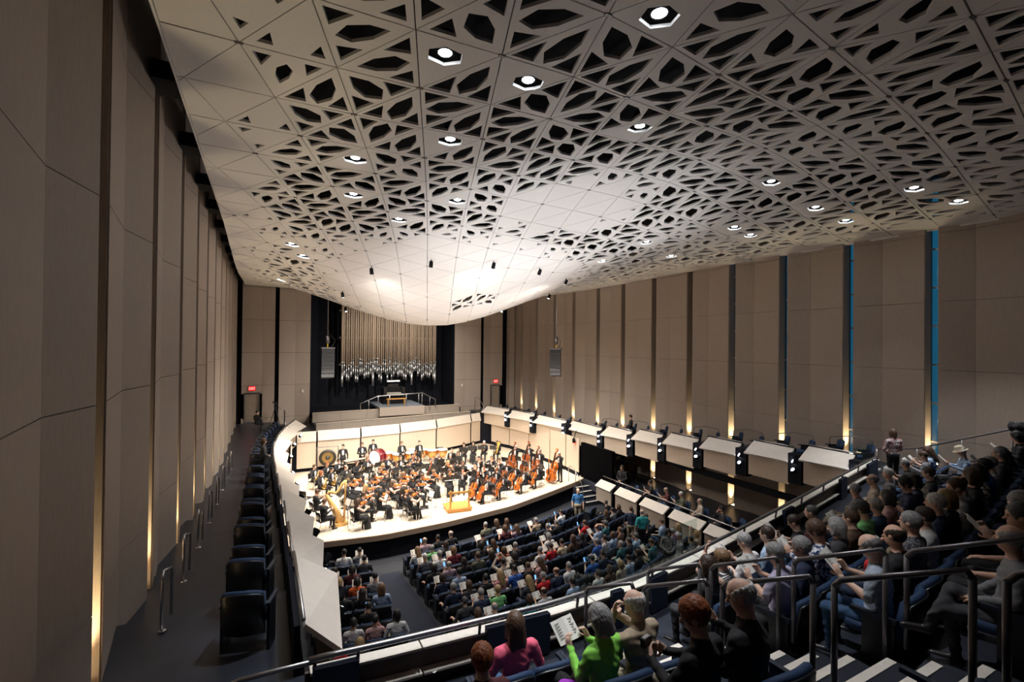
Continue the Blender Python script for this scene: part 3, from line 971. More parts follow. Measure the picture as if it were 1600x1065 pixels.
# hanging line-array loudspeakers
def line_array(label, top, n, face, hang_z):
    t = thing('line_array_speaker', label, 'loudspeaker', top)
    z, tilt, y = 0.0, 0.0, 0.0
    R_ = Matrix.Rotation(face, 4, 'Z')
    for k in range(n):
        m = MB()
        h, dep = 0.25, 0.42
        T_ = R_ @ Matrix.Translation((0, y, z)) @ Matrix.Rotation(-tilt, 4, 'X')
        pr = [(-0.36, -dep / 2), (0.36, -dep / 2), (0.29, dep / 2), (-0.29, dep / 2)]
        m.prism(pr[::1], -h + 0.012, 0, 0, T_)
        c = part('cabinet', m, shell_black, t)
        g = MB()
        for q in range(4):
            g.box(-0.33, 0.33, -dep / 2 - 0.012, -dep / 2 + 0.001, -h + 0.03 + q * 0.055, -h + 0.06 + q * 0.055, 0, T_)
        part('grille', g, ebony, c)
        z -= h * math.cos(tilt)
        y += h * math.sin(tilt)
        tilt += math.radians(4.0 if k > n // 2 else 1.2)
    part('bumper', MB().box(-0.38, 0.38, -0.24, 0.24, 0.02, 0.10, 0, R_), dark_steel, t)
    part('chain_motor', MB().lathe([(0.09, 0.35), (0.11, 0.40), (0.11, 0.75), (0.06, 0.8)], 10), dark_steel, t, True)
    part('hook', MB().tube([(0, 0, 0.1), (0, 0, 0.36)], 0.03, 6), mat('hook_yellow', (0.6, 0.4, 0.02), 0.4), t)
    part('chain', MB().tube([(0, 0, 0.8), (0, 0, hang_z - top[2])], 0.02, 6), steel, t)
    part('cable', MB().tube([(0, 0.1, 1.3), (0.1, 0.12, 0.9), (0.45, 0.15, 0.55), (0.3, 0.1, 0.2), (0.0, 0.1, 0.08)], 0.018, 6), shell_black, t, True)
    return t


p = on_y(512, 545, 30.0)
line_array('black line array loudspeaker hanging before the organ recess', (p[0], 30.0, p[2]), 7, 0.10, ceil_z(p[0], 30.0) - 0.02)
p = on_y(869, 546, 26.0)
line_array('black curved line array loudspeaker hanging by the right wall panels', (p[0], 26.0, p[2]), 7, -0.9, ceil_z(p[0], 26.0) - 0.02)
p = on_y(798, 417, 21.5)
tb = thing('hanging_bar', 'thin dark microphone bar hung on two wires under the smooth bulge', 'bar', tuple(p))
part('bar', MB().tube([(0, 0, 0.12), (0, 0, 0), (1.0, 0.25, 0.02), (1.0, 0.25, 0.12)], 0.022, 6), dark_steel, tb)
for x in (0.0, 1.0):
    part('wire', MB().tube([(x, 0.25 * x, 0.1), (x, 0.25 * x, ceil_z(p[0] + x, 21.5) - p[2] + 0.1)], 0.005, 4), dark_steel, tb)

# ================================================================ upper balcony
RX = [-1.7, 0.5, 1.3, 3.45, 5.1, 6.8, 9.3, 13.3, 17.55, 21.3]
RY = [5.80, 5.66, 5.58, 5.42, 5.45, 5.72, 6.23, 7.10, 8.0, 8.8]
ROW0, ROWP, RISE, BF = 1.05, 0.97, 0.45, 4.85


def rail_y(x):
    return interp(x, RX, RY)


def row_y(n, x):
    return rail_y(x) - ROW0 - ROWP * (n - 1) - 0.045 * max(0.0, x - 6.5)


def row_z(n):
    return BF + RISE * (n - 1)


def aisle_a(y):
    return 3.90 + (4.6 - y) * 0.10


def aisle_b(y):
    return 5.02 + (4.6 - y) * 0.13


xs = list(np.linspace(-1.6, 21.2, 40))
bf = MB()
for n in range(1, 10):
    f0 = (lambda x, n=n: rail_y(x) + 0.12 if n == 1 else row_y(n, x) + 0.5)
    f1 = (lambda x, n=n: row_y(n, x) - 0.5)
    z = row_z(n)
    for a, b in zip(xs[:-1], xs[1:]):
        bf.add([(a, f0(a), z), (b, f0(b), z), (b, f1(b), z), (a, f1(a), z)], [(3, 2, 1, 0)])
        bf.add([(a, f0(a), z - (0.35 if n == 1 else RISE)), (b, f0(b), z - (0.35 if n == 1 else RISE)), (b, f0(b), z), (a, f0(a), z)], [(0, 1, 2, 3)])
for a, b in zip(xs[:-1], xs[1:]):
    bf.add([(a, rail_y(a) + .12, BF - .35), (b, rail_y(b) + .12, BF - .35), (b, -4.1, BF - .35), (a, -4.1, BF - .35)], [(0, 1, 2, 3)])
struct('floor_balcony', bf, concrete)

# parapet seen from the seats: maple caps and dark boards under the round rail, navy cloth panels between
par = struct('wall_balcony_front', MB().loft([[(x, rail_y(x) + .10, BF - .3), (x, rail_y(x) + .10, BF + .44), (x, rail_y(x) + .14, BF + .44), (x, rail_y(x) + .14, BF - .3)] for x in np.linspace(0.45, 18.2, 60)]),
             mat('parapet_board', (0.085, 0.068, 0.056), 0.6, noise=0.15, scale=6))
xb = list(np.linspace(0.5, 18.1, 15))
for a, b in zip(xb[:-1], xb[1:]):
    mids = np.linspace(a, b - 0.02, 5)
    part('maple_cap', MB().loft([[(x, rail_y(x) + .02, BF + .44), (x, rail_y(x) + .18, BF + .44), (x, rail_y(x) + .18, BF + .47), (x, rail_y(x) + .02, BF + .47)] for x in mids]), nosing_m, par)
    part('maple_shelf', MB().loft([[(x, rail_y(x) - .02, BF + .16), (x, rail_y(x) + .10, BF + .16), (x, rail_y(x) + .10, BF + .185), (x, rail_y(x) - .02, BF + .185)] for x in mids]), nosing_m, par)
for a, b in ((0.52, 1.0), (2.55, 3.45), (4.55, 4.75), (5.35, 5.75), (10.2, 10.7), (14.0, 14.5), (16.6, 17.6)):
    mids = np.linspace(a, b, 6)
    part('cloth_panel', MB().loft([[(x, rail_y(x) - .05, BF + .02), (x, rail_y(x) + .03, BF + .02), (x, rail_y(x) + .03, BF + .55), (x, rail_y(x) - .05, BF + .55)] for x in mids]), navy, par)
br = thing('balcony_rail', 'long curved round steel rail along the balcony front', 'rail', (0, 0, 0))
part('rail', MB().tube([(x, rail_y(x), BF + 0.65) for x in np.linspace(0.48, 17.7, 60)], 0.032, 12), steel, br, True)
for x in np.linspace(1.0, 17.2, 12):
    part('post', MB().tube([(x, rail_y(x) + 0.03, BF + 0.46), (x, rail_y(x), BF + 0.64)], 0.02, 8), dark_steel, br, True)
for n, (a, b, lab) in enumerate(((4.0, 6.9, 'clear glass guard standing on the balcony front at the aisle foot'), (16.2, 18.0, 'clear glass guard at the right end of the balcony front'))):
    g = thing('glass_guard', lab, 'glass panel', (0, 0, 0))
    part('pane', MB().loft([[(x, rail_y(x) + .19, BF + .47), (x, rail_y(x) + .205, BF + .47), (x, rail_y(x) + .205, BF + 1.08), (x, rail_y(x) + .19, BF + 1.08)] for x in np.linspace(a, b, 8)]), glass, g)
    part('clamp', MB().box(a, a + .05, rail_y(a) + .17, rail_y(a) + .23, BF + .47, BF + .55), steel, g)

# short rail where the left gallery meets the balcony
t = thing('corner_rail', 'steel corner rail where the left gallery meets the balcony', 'rail', (0.1, 5.2, 0))
a, b = at(375, 1062, 5.2), at(492, 1033, 5.45)
part('rail', MB().tube([(a[0] - .9, a[1] - 5.2, 5.0), (a[0] - 0.1, a[1] - 5.2, 5.2), (b[0] - 0.1, b[1] - 5.2, 5.45)], 0.028, 10), steel, t, True)
part('post', MB().tube([(b[0] - 0.1, b[1] - 5.2, 5.45), (b[0] - 0.1, b[1] - 5.2, 4.5)], 0.02, 8), dark_steel, t, True)

# aisle steps with maple nosings
st_n = 1
for n in range(1, 8):
    for h in range(3):
        yc = row_y(n, 4.5) + 0.5 - 0.323 * h
        z = row_z(n) + 0.15 * h
        if n == 1 and h == 0:
            continue
        xa, xb_ = aisle_a(yc) + 0.03, aisle_b(yc) - 0.03
        o = struct('floor_aisle_step_%d' % st_n, MB().box(xa, xb_, yc - 0.324, yc, z - 0.16, z + 0.012), tread)
        part('nosing', MB().box(xa + 0.02, xb_ - 0.02, yc - 0.075, yc + 0.004, z + 0.006, z + 0.02), nosing_m, o)
        st_n += 1

# aisle handrails: tall bent tube frames on both sides
for n in range(1, 6):
    for s, fx in (('a', aisle_a), ('b', aisle_b)):
        y1 = 5.12 - 0.98 * (n - 1)
        y0 = 4.30 - 0.98 * (n - 1)
        x1, x0 = fx(y1), fx(y0)
        zb = row_z(n)
        t = thing('aisle_handrail', 'grey tubular handrail on the %s side of the balcony aisle, %s from the front' % ('left' if s == 'a' else 'right', ORD[n - 1]), 'handrail', (x0, y0, zb), 0, 'balcony aisle handrails')
        dx, dy = x1 - x0, y1 - y0
        zt = RISE + 0.86
        part('top_rail', MB().tube([(0, 0, zt - 0.05), (0.04 * dx, 0.04 * dy, zt), (dx * 0.94, dy * 0.94, zt - 0.38), (dx, dy, zt - 0.45)], 0.025, 10), dark_steel, t, True)
        part('post', MB().tube([(0, 0, 0.0), (0, 0, zt - 0.04)], 0.024, 10), dark_steel, t, True)
        part('post', MB().tube([(dx, dy, 0.0), (dx, dy, zt - 0.44)], 0.024, 10), dark_steel, t, True)

# guard rail climbing the right edge of the balcony
t = thing('side_guard', 'dark climbing guard rail along the right edge of the balcony seating', 'railing', (17.6, 8.0, 0))
gp = [(0.0, 0.0, 5.75), (0.15, -1.0, 5.95), (0.3, -2.0, 6.4), (0.45, -3.0, 6.85), (0.6, -4.0, 7.3), (0.75, -5.0, 7.75), (0.9, -6.0, 8.2)]
part('top_rail', MB().tube(gp, 0.024, 8), dark_steel, t, True)
for q in gp[:-1]:
    part('post', MB().tube([(q[0], q[1], q[2] - 0.9), q], 0.022, 8), steel, t, True)

# ================================================================ people: one continuous skin per figure, grown from a distance field
class Field:
    def __init__(s, lo, hi, res):
        s.lo, s.res = np.array(lo, float), res
        s.n = np.ceil((np.array(hi) - s.lo) / res).astype(int) + 1
        s.F = np.full(s.n, 0.5, np.float32)
        s.raw = np.full(s.n, 9.0, np.float32)
        s.id = np.zeros(s.n, np.int8)
        s.ax = [s.lo[i] + res * np.arange(s.n[i]) for i in range(3)]

    def sub(s, lo, hi, pad):
        sl = []
        for i in range(3):
            a = max(0, int((lo[i] - pad - s.lo[i]) / s.res))
            b = min(int(s.n[i]), int((hi[i] + pad - s.lo[i]) / s.res) + 2)
            if b <= a:
                return None, None
            sl.append(slice(a, b))
        g = np.meshgrid(*[s.ax[i][sl[i]] for i in range(3)], indexing='ij', sparse=True)
        return tuple(sl), g

    def put(s, sl, d, m, k):
        F = s.F[sl]
        h = np.clip(0.5 + 0.5 * (F - d) / k, 0, 1)
        s.F[sl] = F * (1 - h) + d * h - k * h * (1 - h)
        r = s.raw[sl]
        w = d < r
        s.raw[sl] = np.where(w, d, r)
        s.id[sl] = np.where(w, m, s.id[sl])

    def cone(s, a, b, ra, rb, m, k=0.02):
        a, b = np.array(a, float), np.array(b, float)
        rm = max(ra, rb)
        sl, g = s.sub(np.minimum(a, b) - rm, np.maximum(a, b) + rm, k + 3 * s.res)
        if sl is None:
            return s
        ba = b - a
        L2 = max(1e-9, ba @ ba)
        px, py, pz = g[0] - a[0], g[1] - a[1], g[2] - a[2]
        t = np.clip((px * ba[0] + py * ba[1] + pz * ba[2]) / L2, 0, 1)
        d = np.sqrt((px - t * ba[0]) ** 2 + (py - t * ba[1]) ** 2 + (pz - t * ba[2]) ** 2) - (ra + (rb - ra) * t)
        s.put(sl, d.astype(np.float32), m, k)
        return s

    def ell_d(s, g, c, r, R):
        p = [g[i] - c[i] for i in range(3)]
        if R is not None:
            p = [R[0][i] * p[0] + R[1][i] * p[1] + R[2][i] * p[2] for i in range(3)]     # world -> local
        k0 = np.sqrt((p[0] / r[0]) ** 2 + (p[1] / r[1]) ** 2 + (p[2] / r[2]) ** 2)
        k1 = np.sqrt((p[0] / r[0] ** 2) ** 2 + (p[1] / r[1] ** 2) ** 2 + (p[2] / r[2] ** 2) ** 2) + 1e-9
        return (k0 * (k0 - 1) / k1).astype(np.float32)

    def ell(s, c, r, m, k=0.02, R=None):
        rm = max(r)
        c = np.array(c, float)
        sl, g = s.sub(c - rm, c + rm, k + 3 * s.res)
        if sl is not None:
            s.put(sl, s.ell_d(g, c, r, R), m, k)
        return s

    def cut(s, d):
        s.F = np.maximum(s.F, d)
        return s

    def grid(s):
        return np.meshgrid(*s.ax, indexing='ij', sparse=True)

    def mesh(s, name, mats):
        F, lo, res = s.F, s.lo, s.res
        F[0], F[-1], F[:, 0], F[:, -1], F[:, :, 0], F[:, :, -1] = (np.maximum(q, 0.01) for q in (F[0], F[-1], F[:, 0], F[:, -1], F[:, :, 0], F[:, :, -1]))
        neg = F < 0
        cnt = sum(neg[i:i + F.shape[0] - 1, j:j + F.shape[1] - 1, k:k + F.shape[2] - 1].astype(np.int8) for i in (0, 1) for j in (0, 1) for k in (0, 1))
        act = (cnt > 0) & (cnt < 8)
        idx = np.argwhere(act)
        vid = np.full(act.shape, -1, np.int32)
        vid[act] = np.arange(len(idx))
        pos = np.zeros((len(idx), 3))
        num = np.zeros(len(idx))
        cs = [(i, j, k) for i in (0, 1) for j in (0, 1) for k in (0, 1)]
        for a in cs:
            for d in range(3):
                if a[d] == 0:
                    b = list(a)
                    b[d] = 1
                    fa = F[idx[:, 0] + a[0], idx[:, 1] + a[1], idx[:, 2] + a[2]]
                    fb = F[idx[:, 0] + b[0], idx[:, 1] + b[1], idx[:, 2] + b[2]]
                    m = (fa < 0) != (fb < 0)
                    t = np.where(m, fa / np.where(m, fa - fb, 1), 0)
                    q = np.array(a, float)[None, :] + np.zeros((len(idx), 3))
                    q[:, d] += t
                    pos[m] += q[m]
                    num[m] += 1
        V = lo + res * (idx + pos / num[:, None])
        faces, fm = [], []
        for d in range(3):
            u, w = (d + 1) % 3, (d + 2) % 3
            sl0, sl1 = [slice(None)] * 3, [slice(None)] * 3
            sl0[d], sl1[d] = slice(0, -1), slice(1, None)
            A, B = neg[tuple(sl0)], neg[tuple(sl1)]
            e = np.argwhere(A != B)
            e = e[(e[:, u] > 0) & (e[:, w] > 0) & (e[:, u] < F.shape[u] - 1) & (e[:, w] < F.shape[w] - 1)]
            if not len(e):
                continue
            def cell(du, dw):
                q = e.copy()
                q[:, u] -= du
                q[:, w] -= dw
                return vid[q[:, 0], q[:, 1], q[:, 2]]
            qd = np.stack([cell(1, 1), cell(0, 1), cell(0, 0), cell(1, 0)], 1)
            flip = ~A[e[:, 0], e[:, 1], e[:, 2]]
            qd[flip] = qd[flip][:, ::-1]
            e2 = e.copy()
            e2[:, d] += flip
            faces.append(qd)
            fm.append(s.id[e2[:, 0], e2[:, 1], e2[:, 2]])
        Q, fm = np.concatenate(faces), np.concatenate(fm)
        ok = (Q >= 0).all(1)
        Q, fm = Q[ok], fm[ok]
        me = bpy.data.meshes.new(name)
        me.vertices.add(len(V))
        me.vertices.foreach_set('co', V.ravel())
        me.loops.add(len(Q) * 4)
        me.loops.foreach_set('vertex_index', Q.ravel().astype(np.int32))
        me.polygons.add(len(Q))
        me.polygons.foreach_set('loop_start', (np.arange(len(Q)) * 4).astype(np.int32))
        for m in mats:
            me.materials.append(m)
        me.polygons.foreach_set('material_index', fm.astype(np.int32))
        me.polygons.foreach_set('use_smooth', np.ones(len(Q), bool))
        me.update(calc_edges=True)
        return me


SKIN, TOP, LEGS, SHOE, EYE, FRONT, LIP = range(7)
skin_m = [mat('skin_%d' % i, c, 0.5, noise=0.06, scale=30) for i, c in enumerate(((0.62, 0.36, 0.25), (0.66, 0.42, 0.31), (0.52, 0.29, 0.19), (0.30, 0.16, 0.095)))]
eye_m = mat('eye_dark', (0.03, 0.02, 0.02), 0.3)
lip_m = mat('lips', (0.42, 0.14, 0.11), 0.5)
blk_cloth = mat('cloth_black', (0.010, 0.010, 0.012), 0.8, noise=0.2, scale=40, bump=0.15)
shoe_m = mat('shoe_black', (0.012, 0.010, 0.010), 0.4)
white_cloth = mat('cloth_white', (0.72, 0.71, 0.70), 0.8, noise=0.05, scale=12, bump=0.15)
BASE_MATS = [skin_m[0], blk_cloth, blk_cloth, shoe_m, eye_m, white_cloth, lip_m]


def rot(yaw=0, pitch=0, roll=0):
    return (Matrix.Rotation(yaw, 3, 'Z') @ Matrix.Rotation(pitch, 3, 'X') @ Matrix.Rotation(roll, 3, 'Y'))


def head_prims(f, c, R, neck):
    q = lambda x, y, z: np.array(c) + np.array(R @ Vector((x, y, z)))
    RR = [[R[i][j] for j in range(3)] for i in range(3)]
    f.cone(neck, q(0, -0.022, -0.06), 0.060, 0.054, SKIN, 0.03)
    f.ell(q(0, -0.012, 0.022), (0.077, 0.098, 0.103), SKIN, 0.02, RR)
    f.ell(q(0, 0.022, -0.058), (0.056, 0.066, 0.063), SKIN, 0.03, RR)
    f.cone(q(0, 0.082, 0.012), q(0, 0.108, -0.026), 0.009, 0.014, SKIN, 0.012)
    f.ell(q(0, 0.075, 0.036), (0.055, 0.018, 0.010), SKIN, 0.015, RR)
    for sx in (-1, 1):
        f.ell(q(sx * 0.080, -0.008, -0.004), (0.010, 0.024, 0.034), SKIN, 0.008, RR)
        f.ell(q(sx * 0.031, 0.080, 0.014), (0.013, 0.010, 0.008), EYE, 0.003, RR)
    f.ell(q(0, 0.084, -0.058), (0.024, 0.008, 0.007), LIP, 0.003, RR)


def hand_prims(f, w, d, n, fat, curl=0.7, flip=1):
    """wrist w, finger direction d, palm normal n (fingers curl towards n)"""
    w, d, n = np.array(w, float), np.array(d, float), np.array(n, float)
    d /= np.linalg.norm(d)
    n -= d * (n @ d)
    n /= np.linalg.norm(n)
    sd = np.cross(d, n) * flip
    R = np.stack([d, np.cross(n, d), n], 1)
    f.ell(w + d * 0.045, (0.052, 0.040, 0.018), SKIN, 0.012, R.tolist())
    for i, (o, ln) in enumerate(((-0.030, 0.066), (-0.010, 0.078), (0.011, 0.074), (0.030, 0.058))):
        b0 = w + d * 0.082 + sd * o
        d1 = d * math.cos(curl * 0.6) + n * math.sin(curl * 0.6)
        d2 = d * math.cos(curl * 1.7) + n * math.sin(curl * 1.7)
        b1 = b0 + d1 * ln * 0.52
        f.cone(b0 - d * 0.01, b1, fat, fat, SKIN, 0.006)
        f.cone(b1, b1 + d2 * ln * 0.48, fat, fat * 0.85, SKIN, 0.004)
    t0 = w + d * 0.025 - sd * 0.030
    t1 = t0 + (d * 0.55 - sd * 0.75 + n * 0.35) * 0.045
    f.cone(t0, t1, fat * 1.25, fat * 1.1, SKIN, 0.008)
    f.cone(t1, t1 + (d * 0.8 + n * 0.5 + sd * 0.1) * 0.032, fat * 1.1, fat * 0.9, SKIN, 0.004)


POSES = {}


def figure(name, seated=True, lean=0.0, twist=0.0, head=(0, 0, 0), arms=None, legs='sit', sleeve='long', tux=False, skirt=False, fat=1.0, res=0.0135, tuck=0.0):
    """figure facing +Y, origin on the floor below the seat (seated) or feet; lean tips the torso forward"""
    hz = 0.53 if seated else 0.95
    L = Matrix.Rotation(-lean, 3, 'X') @ Matrix.Rotation(twist, 3, 'Z')
    hip = Vector((0, 0, hz))
    up = lambda x, y, z: np.array(hip + L @ Vector((x, y, z)))          # torso frame
    lo, hi = (-0.62, -0.42, -0.02), (0.62, 0.85, 1.62 if seated else 2.0)
    finger = max(0.0092, res * 0.80)
    f = Field(lo, hi, res)
    RR = [[L[i][j] for j in range(3)] for i in range(3)]
    f.ell((0, 0.01, hz + 0.0), (0.172 * fat, 0.150 * fat, 0.125), LEGS, 0.04)
    f.ell(up(0, -0.010, 0.14), (0.160 * fat, 0.122 * fat, 0.15), TOP, 0.05, RR)
    f.ell(up(0, -0.020, 0.34), (0.182 * fat, 0.122 * fat, 0.19), TOP, 0.05, RR)
    f.cone(up(-0.155, -0.03, 0.465), up(0.155, -0.03, 0.465), 0.070, 0.070, TOP, 0.05)
    f.cone(up(0, -0.035, 0.48), up(0, -0.02, 0.545), 0.085, 0.062, TOP, 0.04)
    if tux:
        f.ell(up(0, 0.085, 0.33), (0.060, 0.045, 0.17), FRONT, 0.01, RR)
        f.ell(up(0, 0.075, 0.515), (0.035, 0.02, 0.014), SHOE, 0.005, RR)
    neck = up(0, -0.02, 0.53)
    hc = up(0, 0.022, 0.712)
    HR = L @ rot(*head)
    head_prims(f, hc, HR, neck)
    # arms: (elbow, wrist, finger direction, palm normal) per side in figure space
    for sx, ar in zip((-1, 1), arms):
        sh = up(sx * 0.195, -0.03, 0.455)
        el, wr = np.array(ar[0]), np.array(ar[1])
        f.cone(sh, el, 0.062, 0.047, TOP if sleeve != 'none' else SKIN, 0.03)
        if sleeve == 'short':
            f.cone(sh + (el - sh) * 0.62, el, 0.040, 0.042, SKIN, 0.012)
            f.cone(sh, sh + (el - sh) * 0.6, 0.066, 0.058, TOP, 0.02)
        f.cone(el, wr, 0.046, 0.034 if sleeve == 'long' else 0.027, TOP if sleeve == 'long' else SKIN, 0.02)
        hand_prims(f, wr, ar[2], ar[3], finger, ar[4] if len(ar) > 4 else 0.7, flip=sx)
    # legs
    if legs == 'sit':
        for sx in (-1, 1):
            kn, an = (sx * 0.13, 0.43, 0.50), (sx * 0.13, 0.40 - tuck, 0.10)
            f.cone((sx * 0.095, 0.0, hz - 0.01), kn, 0.092 * fat, 0.066, LEGS, 0.04)
            f.cone(kn, an, 0.064, 0.044, LEGS, 0.03)
            f.cone((sx * 0.13, 0.37 - tuck, 0.045), (sx * 0.145, 0.56 - tuck, 0.035), 0.042, 0.034, SHOE, 0.015)
        if skirt:
            f.ell((0, 0.25, 0.47), (0.20, 0.27, 0.11), LEGS, 0.05)
            f.cone((0, 0.40, 0.45), (0, 0.42, 0.10), 0.15, 0.20, LEGS, 0.05)
    elif legs == 'cross':
        f.cone((-0.095, 0.0, hz - 0.01), (-0.10, 0.43, 0.50), 0.092 * fat, 0.066, LEGS, 0.04)
        f.cone((-0.10, 0.43, 0.50), (-0.08, 0.38, 0.10), 0.064, 0.044, LEGS, 0.03)
        f.cone((-0.08, 0.36, 0.045), (-0.09, 0.55, 0.035), 0.042, 0.034, SHOE, 0.015)
        f.cone((0.095, 0.0, hz + 0.01), (-0.02, 0.40, 0.66), 0.092 * fat, 0.066, LEGS, 0.04)
        f.cone((-0.02, 0.40, 0.66), (-0.20, 0.58, 0.34), 0.062, 0.042, LEGS, 0.03)
        f.cone((-0.21, 0.58, 0.30), (-0.26, 0.76, 0.30), 0.042, 0.032, SHOE, 0.015)
    elif legs == 'stand':
        for sx in (-1, 1):
            f.cone((sx * 0.09, 0, hz), (sx * 0.105, 0.01, 0.51), 0.094 * fat, 0.062, LEGS, 0.04)
            f.cone((sx * 0.105, 0.01, 0.51), (sx * 0.115, -0.02, 0.09), 0.060, 0.043, LEGS, 0.03)
            f.cone((sx * 0.115, -0.05, 0.045), (sx * 0.135, 0.14, 0.035), 0.042, 0.034, SHOE, 0.015)
        if skirt:
            f.cone((0, 0, hz - 0.05), (0, 0, 0.12), 0.16, 0.22, LEGS, 0.05)
    X, Y, Z = f.grid()                                   # soft folds in the clothes
    fold = 0.0045 * np.sin(X * 30 + 2.5 * np.sin(Z * 19 + 1) + Y * 21) * np.sin(Z * 34 + 3 * np.sin(X * 14) + 9 * Y) + 0.0025 * np.sin(Z * 70 + 22 * X + 3 * np.sin(Y * 25))
    f.F = f.F + np.where((f.id == TOP) | (f.id == LEGS), fold, 0).astype(np.float32)
    me = f.mesh(name, BASE_MATS)
    Hm = Matrix.Translation(Vector(hc)) @ HR.to_4x4()
    POSES[name] = (me, Hm)


# arm sets: left then right
LAP = [((-0.27, 0.02, 0.76), (-0.10, 0.24, 0.66), (0.5, 0.8, -0.2), (0, 0, -1), 0.35), ((0.27, 0.02, 0.76), (0.10, 0.24, 0.66), (-0.5, 0.8, -0.2), (0, 0, -1), 0.35)]
READ = [((-0.27, 0.05, 0.80), (-0.13, 0.31, 0.88), (0.1, 0.5, 0.75), (0.9, 0.2, 0.1), 0.9), ((0.27, 0.05, 0.80), (0.13, 0.31, 0.88), (-0.1, 0.5, 0.75), (-0.9, 0.2, 0.1), 0.9)]
REST = [((-0.30, -0.02, 0.76), (-0.27, 0.26, 0.70), (0.1, 0.9, -0.1), (0, 0, -1), 0.4), ((0.30, -0.02, 0.76), (0.27, 0.26, 0.70), (-0.1, 0.9, -0.1), (0, 0, -1), 0.4)]
CHIN = [((-0.27, 0.02, 0.76), (-0.08, 0.24, 0.68), (0.5, 0.8, -0.2), (0, 0, -1), 0.4), ((0.22, 0.22, 0.82), (0.07, 0.17, 1.06), (-0.2, -0.1, 0.9), (-0.2, -0.9, 0.1), 0.9)]
PHONE = [((-0.27, 0.06, 0.80), (-0.06, 0.30, 0.92), (0.2, 0.2, 0.9), (0.2, -0.9, 0.1), 0.8), ((0.27, 0.02, 0.76), (0.10, 0.24, 0.68), (-0.5, 0.8, -0.2), (0, 0, -1), 0.4)]
RAISE = [((-0.30, 0.22, 1.10), (-0.12, 0.20, 1.32), (0.2, -0.1, 0.9), (0.1, -0.9, 0.0), 0.5), ((0.27, 0.02, 0.76), (0.12, 0.24, 0.68), (-0.5, 0.8, -0.2), (0, 0, -1), 0.4)]
UP2 = [((-0.33, 0.16, 1.10), (-0.10, 0.22, 1.36), (0.3, 0.1, 0.9), (0.5, 0.5, 0), 0.9), ((0.33, 0.16, 1.10), (0.10, 0.22, 1.36), (-0.3, 0.1, 0.9), (-0.5, 0.5, 0), 0.9)]
DOWN = [((-0.27, -0.03, 1.14), (-0.28, 0.06, 0.88), (0, 0.15, -1), (1, 0, 0), 0.4), ((0.27, -0.03, 1.14), (0.28, 0.06, 0.88), (0, 0.15, -1), (-1, 0, 0), 0.4)]
CLASP = [((-0.27, 0.02, 1.14), (-0.06, 0.22, 1.02), (0.8, 0.3, 0), (0, -1, 0), 0.6), ((0.27, 0.02, 1.14), (0.06, 0.20, 1.00), (-0.8, 0.3, 0), (0, -1, 0), 0.6)]
VIOLIN = [((-0.26, 0.26, 0.88), (-0.17, 0.46, 1.08), (0.4, 0.1, 0.9), (0.5, -0.7, 0.2), 1.0), ((0.36, 0.16, 0.90), (0.24, 0.40, 0.98), (-0.6, 0.4, -0.3), (-0.2, -0.2, -1), 0.8)]
CELLO = [((-0.36, 0.12, 0.98), (-0.17, 0.22, 1.12), (0.7, -0.1, 0.3), (0.2, -0.9, 0.1), 0.9), ((0.40, 0.20, 0.84), (0.32, 0.40, 0.66), (-0.3, 0.3, -0.8), (-0.8, 0.1, -0.2), 0.8)]
BASS = [((-0.34, 0.16, 1.40), (-0.16, 0.34, 1.56), (0.7, 0.2, 0.3), (0.2, -0.9, 0.0), 0.9), ((0.36, 0.16, 1.20), (0.32, 0.42, 0.98), (-0.3, 0.4, -0.7), (-0.8, 0.0, -0.2), 0.8)]
WIND = [((-0.25, 0.10, 0.82), (-0.05, 0.29, 0.92), (0.6, 0.5, 0.2), (0.4, -0.7, 0), 0.9), ((0.25, 0.10, 0.80), (0.05, 0.33, 0.80), (-0.6, 0.5, 0.2), (-0.4, -0.7, 0), 0.9)]
FLUTE = [((-0.24, 0.14, 0.95), (0.04, 0.24, 1.12), (0.7, 0.3, 0.3), (0, -0.8, 0.2), 0.9), ((0.40, 0.06, 0.98), (0.30, 0.20, 1.13), (-0.1, 0.6, 0.6), (-0.2, -0.8, 0.3), 0.9)]
HORN = [((-0.27, 0.14, 0.84), (-0.08, 0.30, 0.93), (0.5, 0.4, 0.4), (0.7, -0.3, 0), 0.9), ((0.30, 0.06, 0.78), (0.26, 0.26, 0.74), (-0.4, 0.7, 0.2), (-0.7, 0.2, 0), 0.6)]

figure('sit_rest', arms=LAP)
figure('sit_arm', arms=REST, head=(0.35, -0.1, 0), sleeve='short')
figure('sit_read', arms=READ, head=(0, -0.35, 0), lean=0.05)
figure('sit_read_s', arms=READ, head=(0.1, -0.35, 0), lean=0.08, sleeve='short')
figure('sit_phone', arms=PHONE, head=(0.1, -0.3, 0), sleeve='short')
figure('sit_chin', arms=CHIN, head=(-0.2, -0.1, 0.08))
figure('sit_cross', arms=LAP, legs='cross', head=(-0.5, 0, 0), fat=1.05)
figure('sit_turn', arms=LAP, head=(0.9, -0.05, 0), twist=0.2)
figure('sit_up2', arms=UP2, head=(0, 0.1, 0))
figure('stand_down', seated=False, arms=DOWN, legs='stand', sleeve='short', head=(0.2, 0, 0))
figure('stand_clasp', seated=False, arms=CLASP, legs='stand', tux=True, head=(0, -0.15, 0))
figure('stand_jacket', seated=False, arms=DOWN, legs='stand', tux=True, head=(-0.3, -0.1, 0))
figure('play_violin', arms=VIOLIN, tux=True, head=(0.45, -0.15, -0.15), lean=0.08)
figure('play_violin_dress', arms=VIOLIN, skirt=True, sleeve='none', head=(0.45, -0.15, -0.15), lean=0.05)
figure('play_cello', arms=CELLO, tux=True, head=(-0.1, -0.25, 0), lean=0.12)
figure('play_bass', seated=False, arms=BASS, legs='stand', tux=True, head=(-0.1, -0.25, 0), lean=0.08)
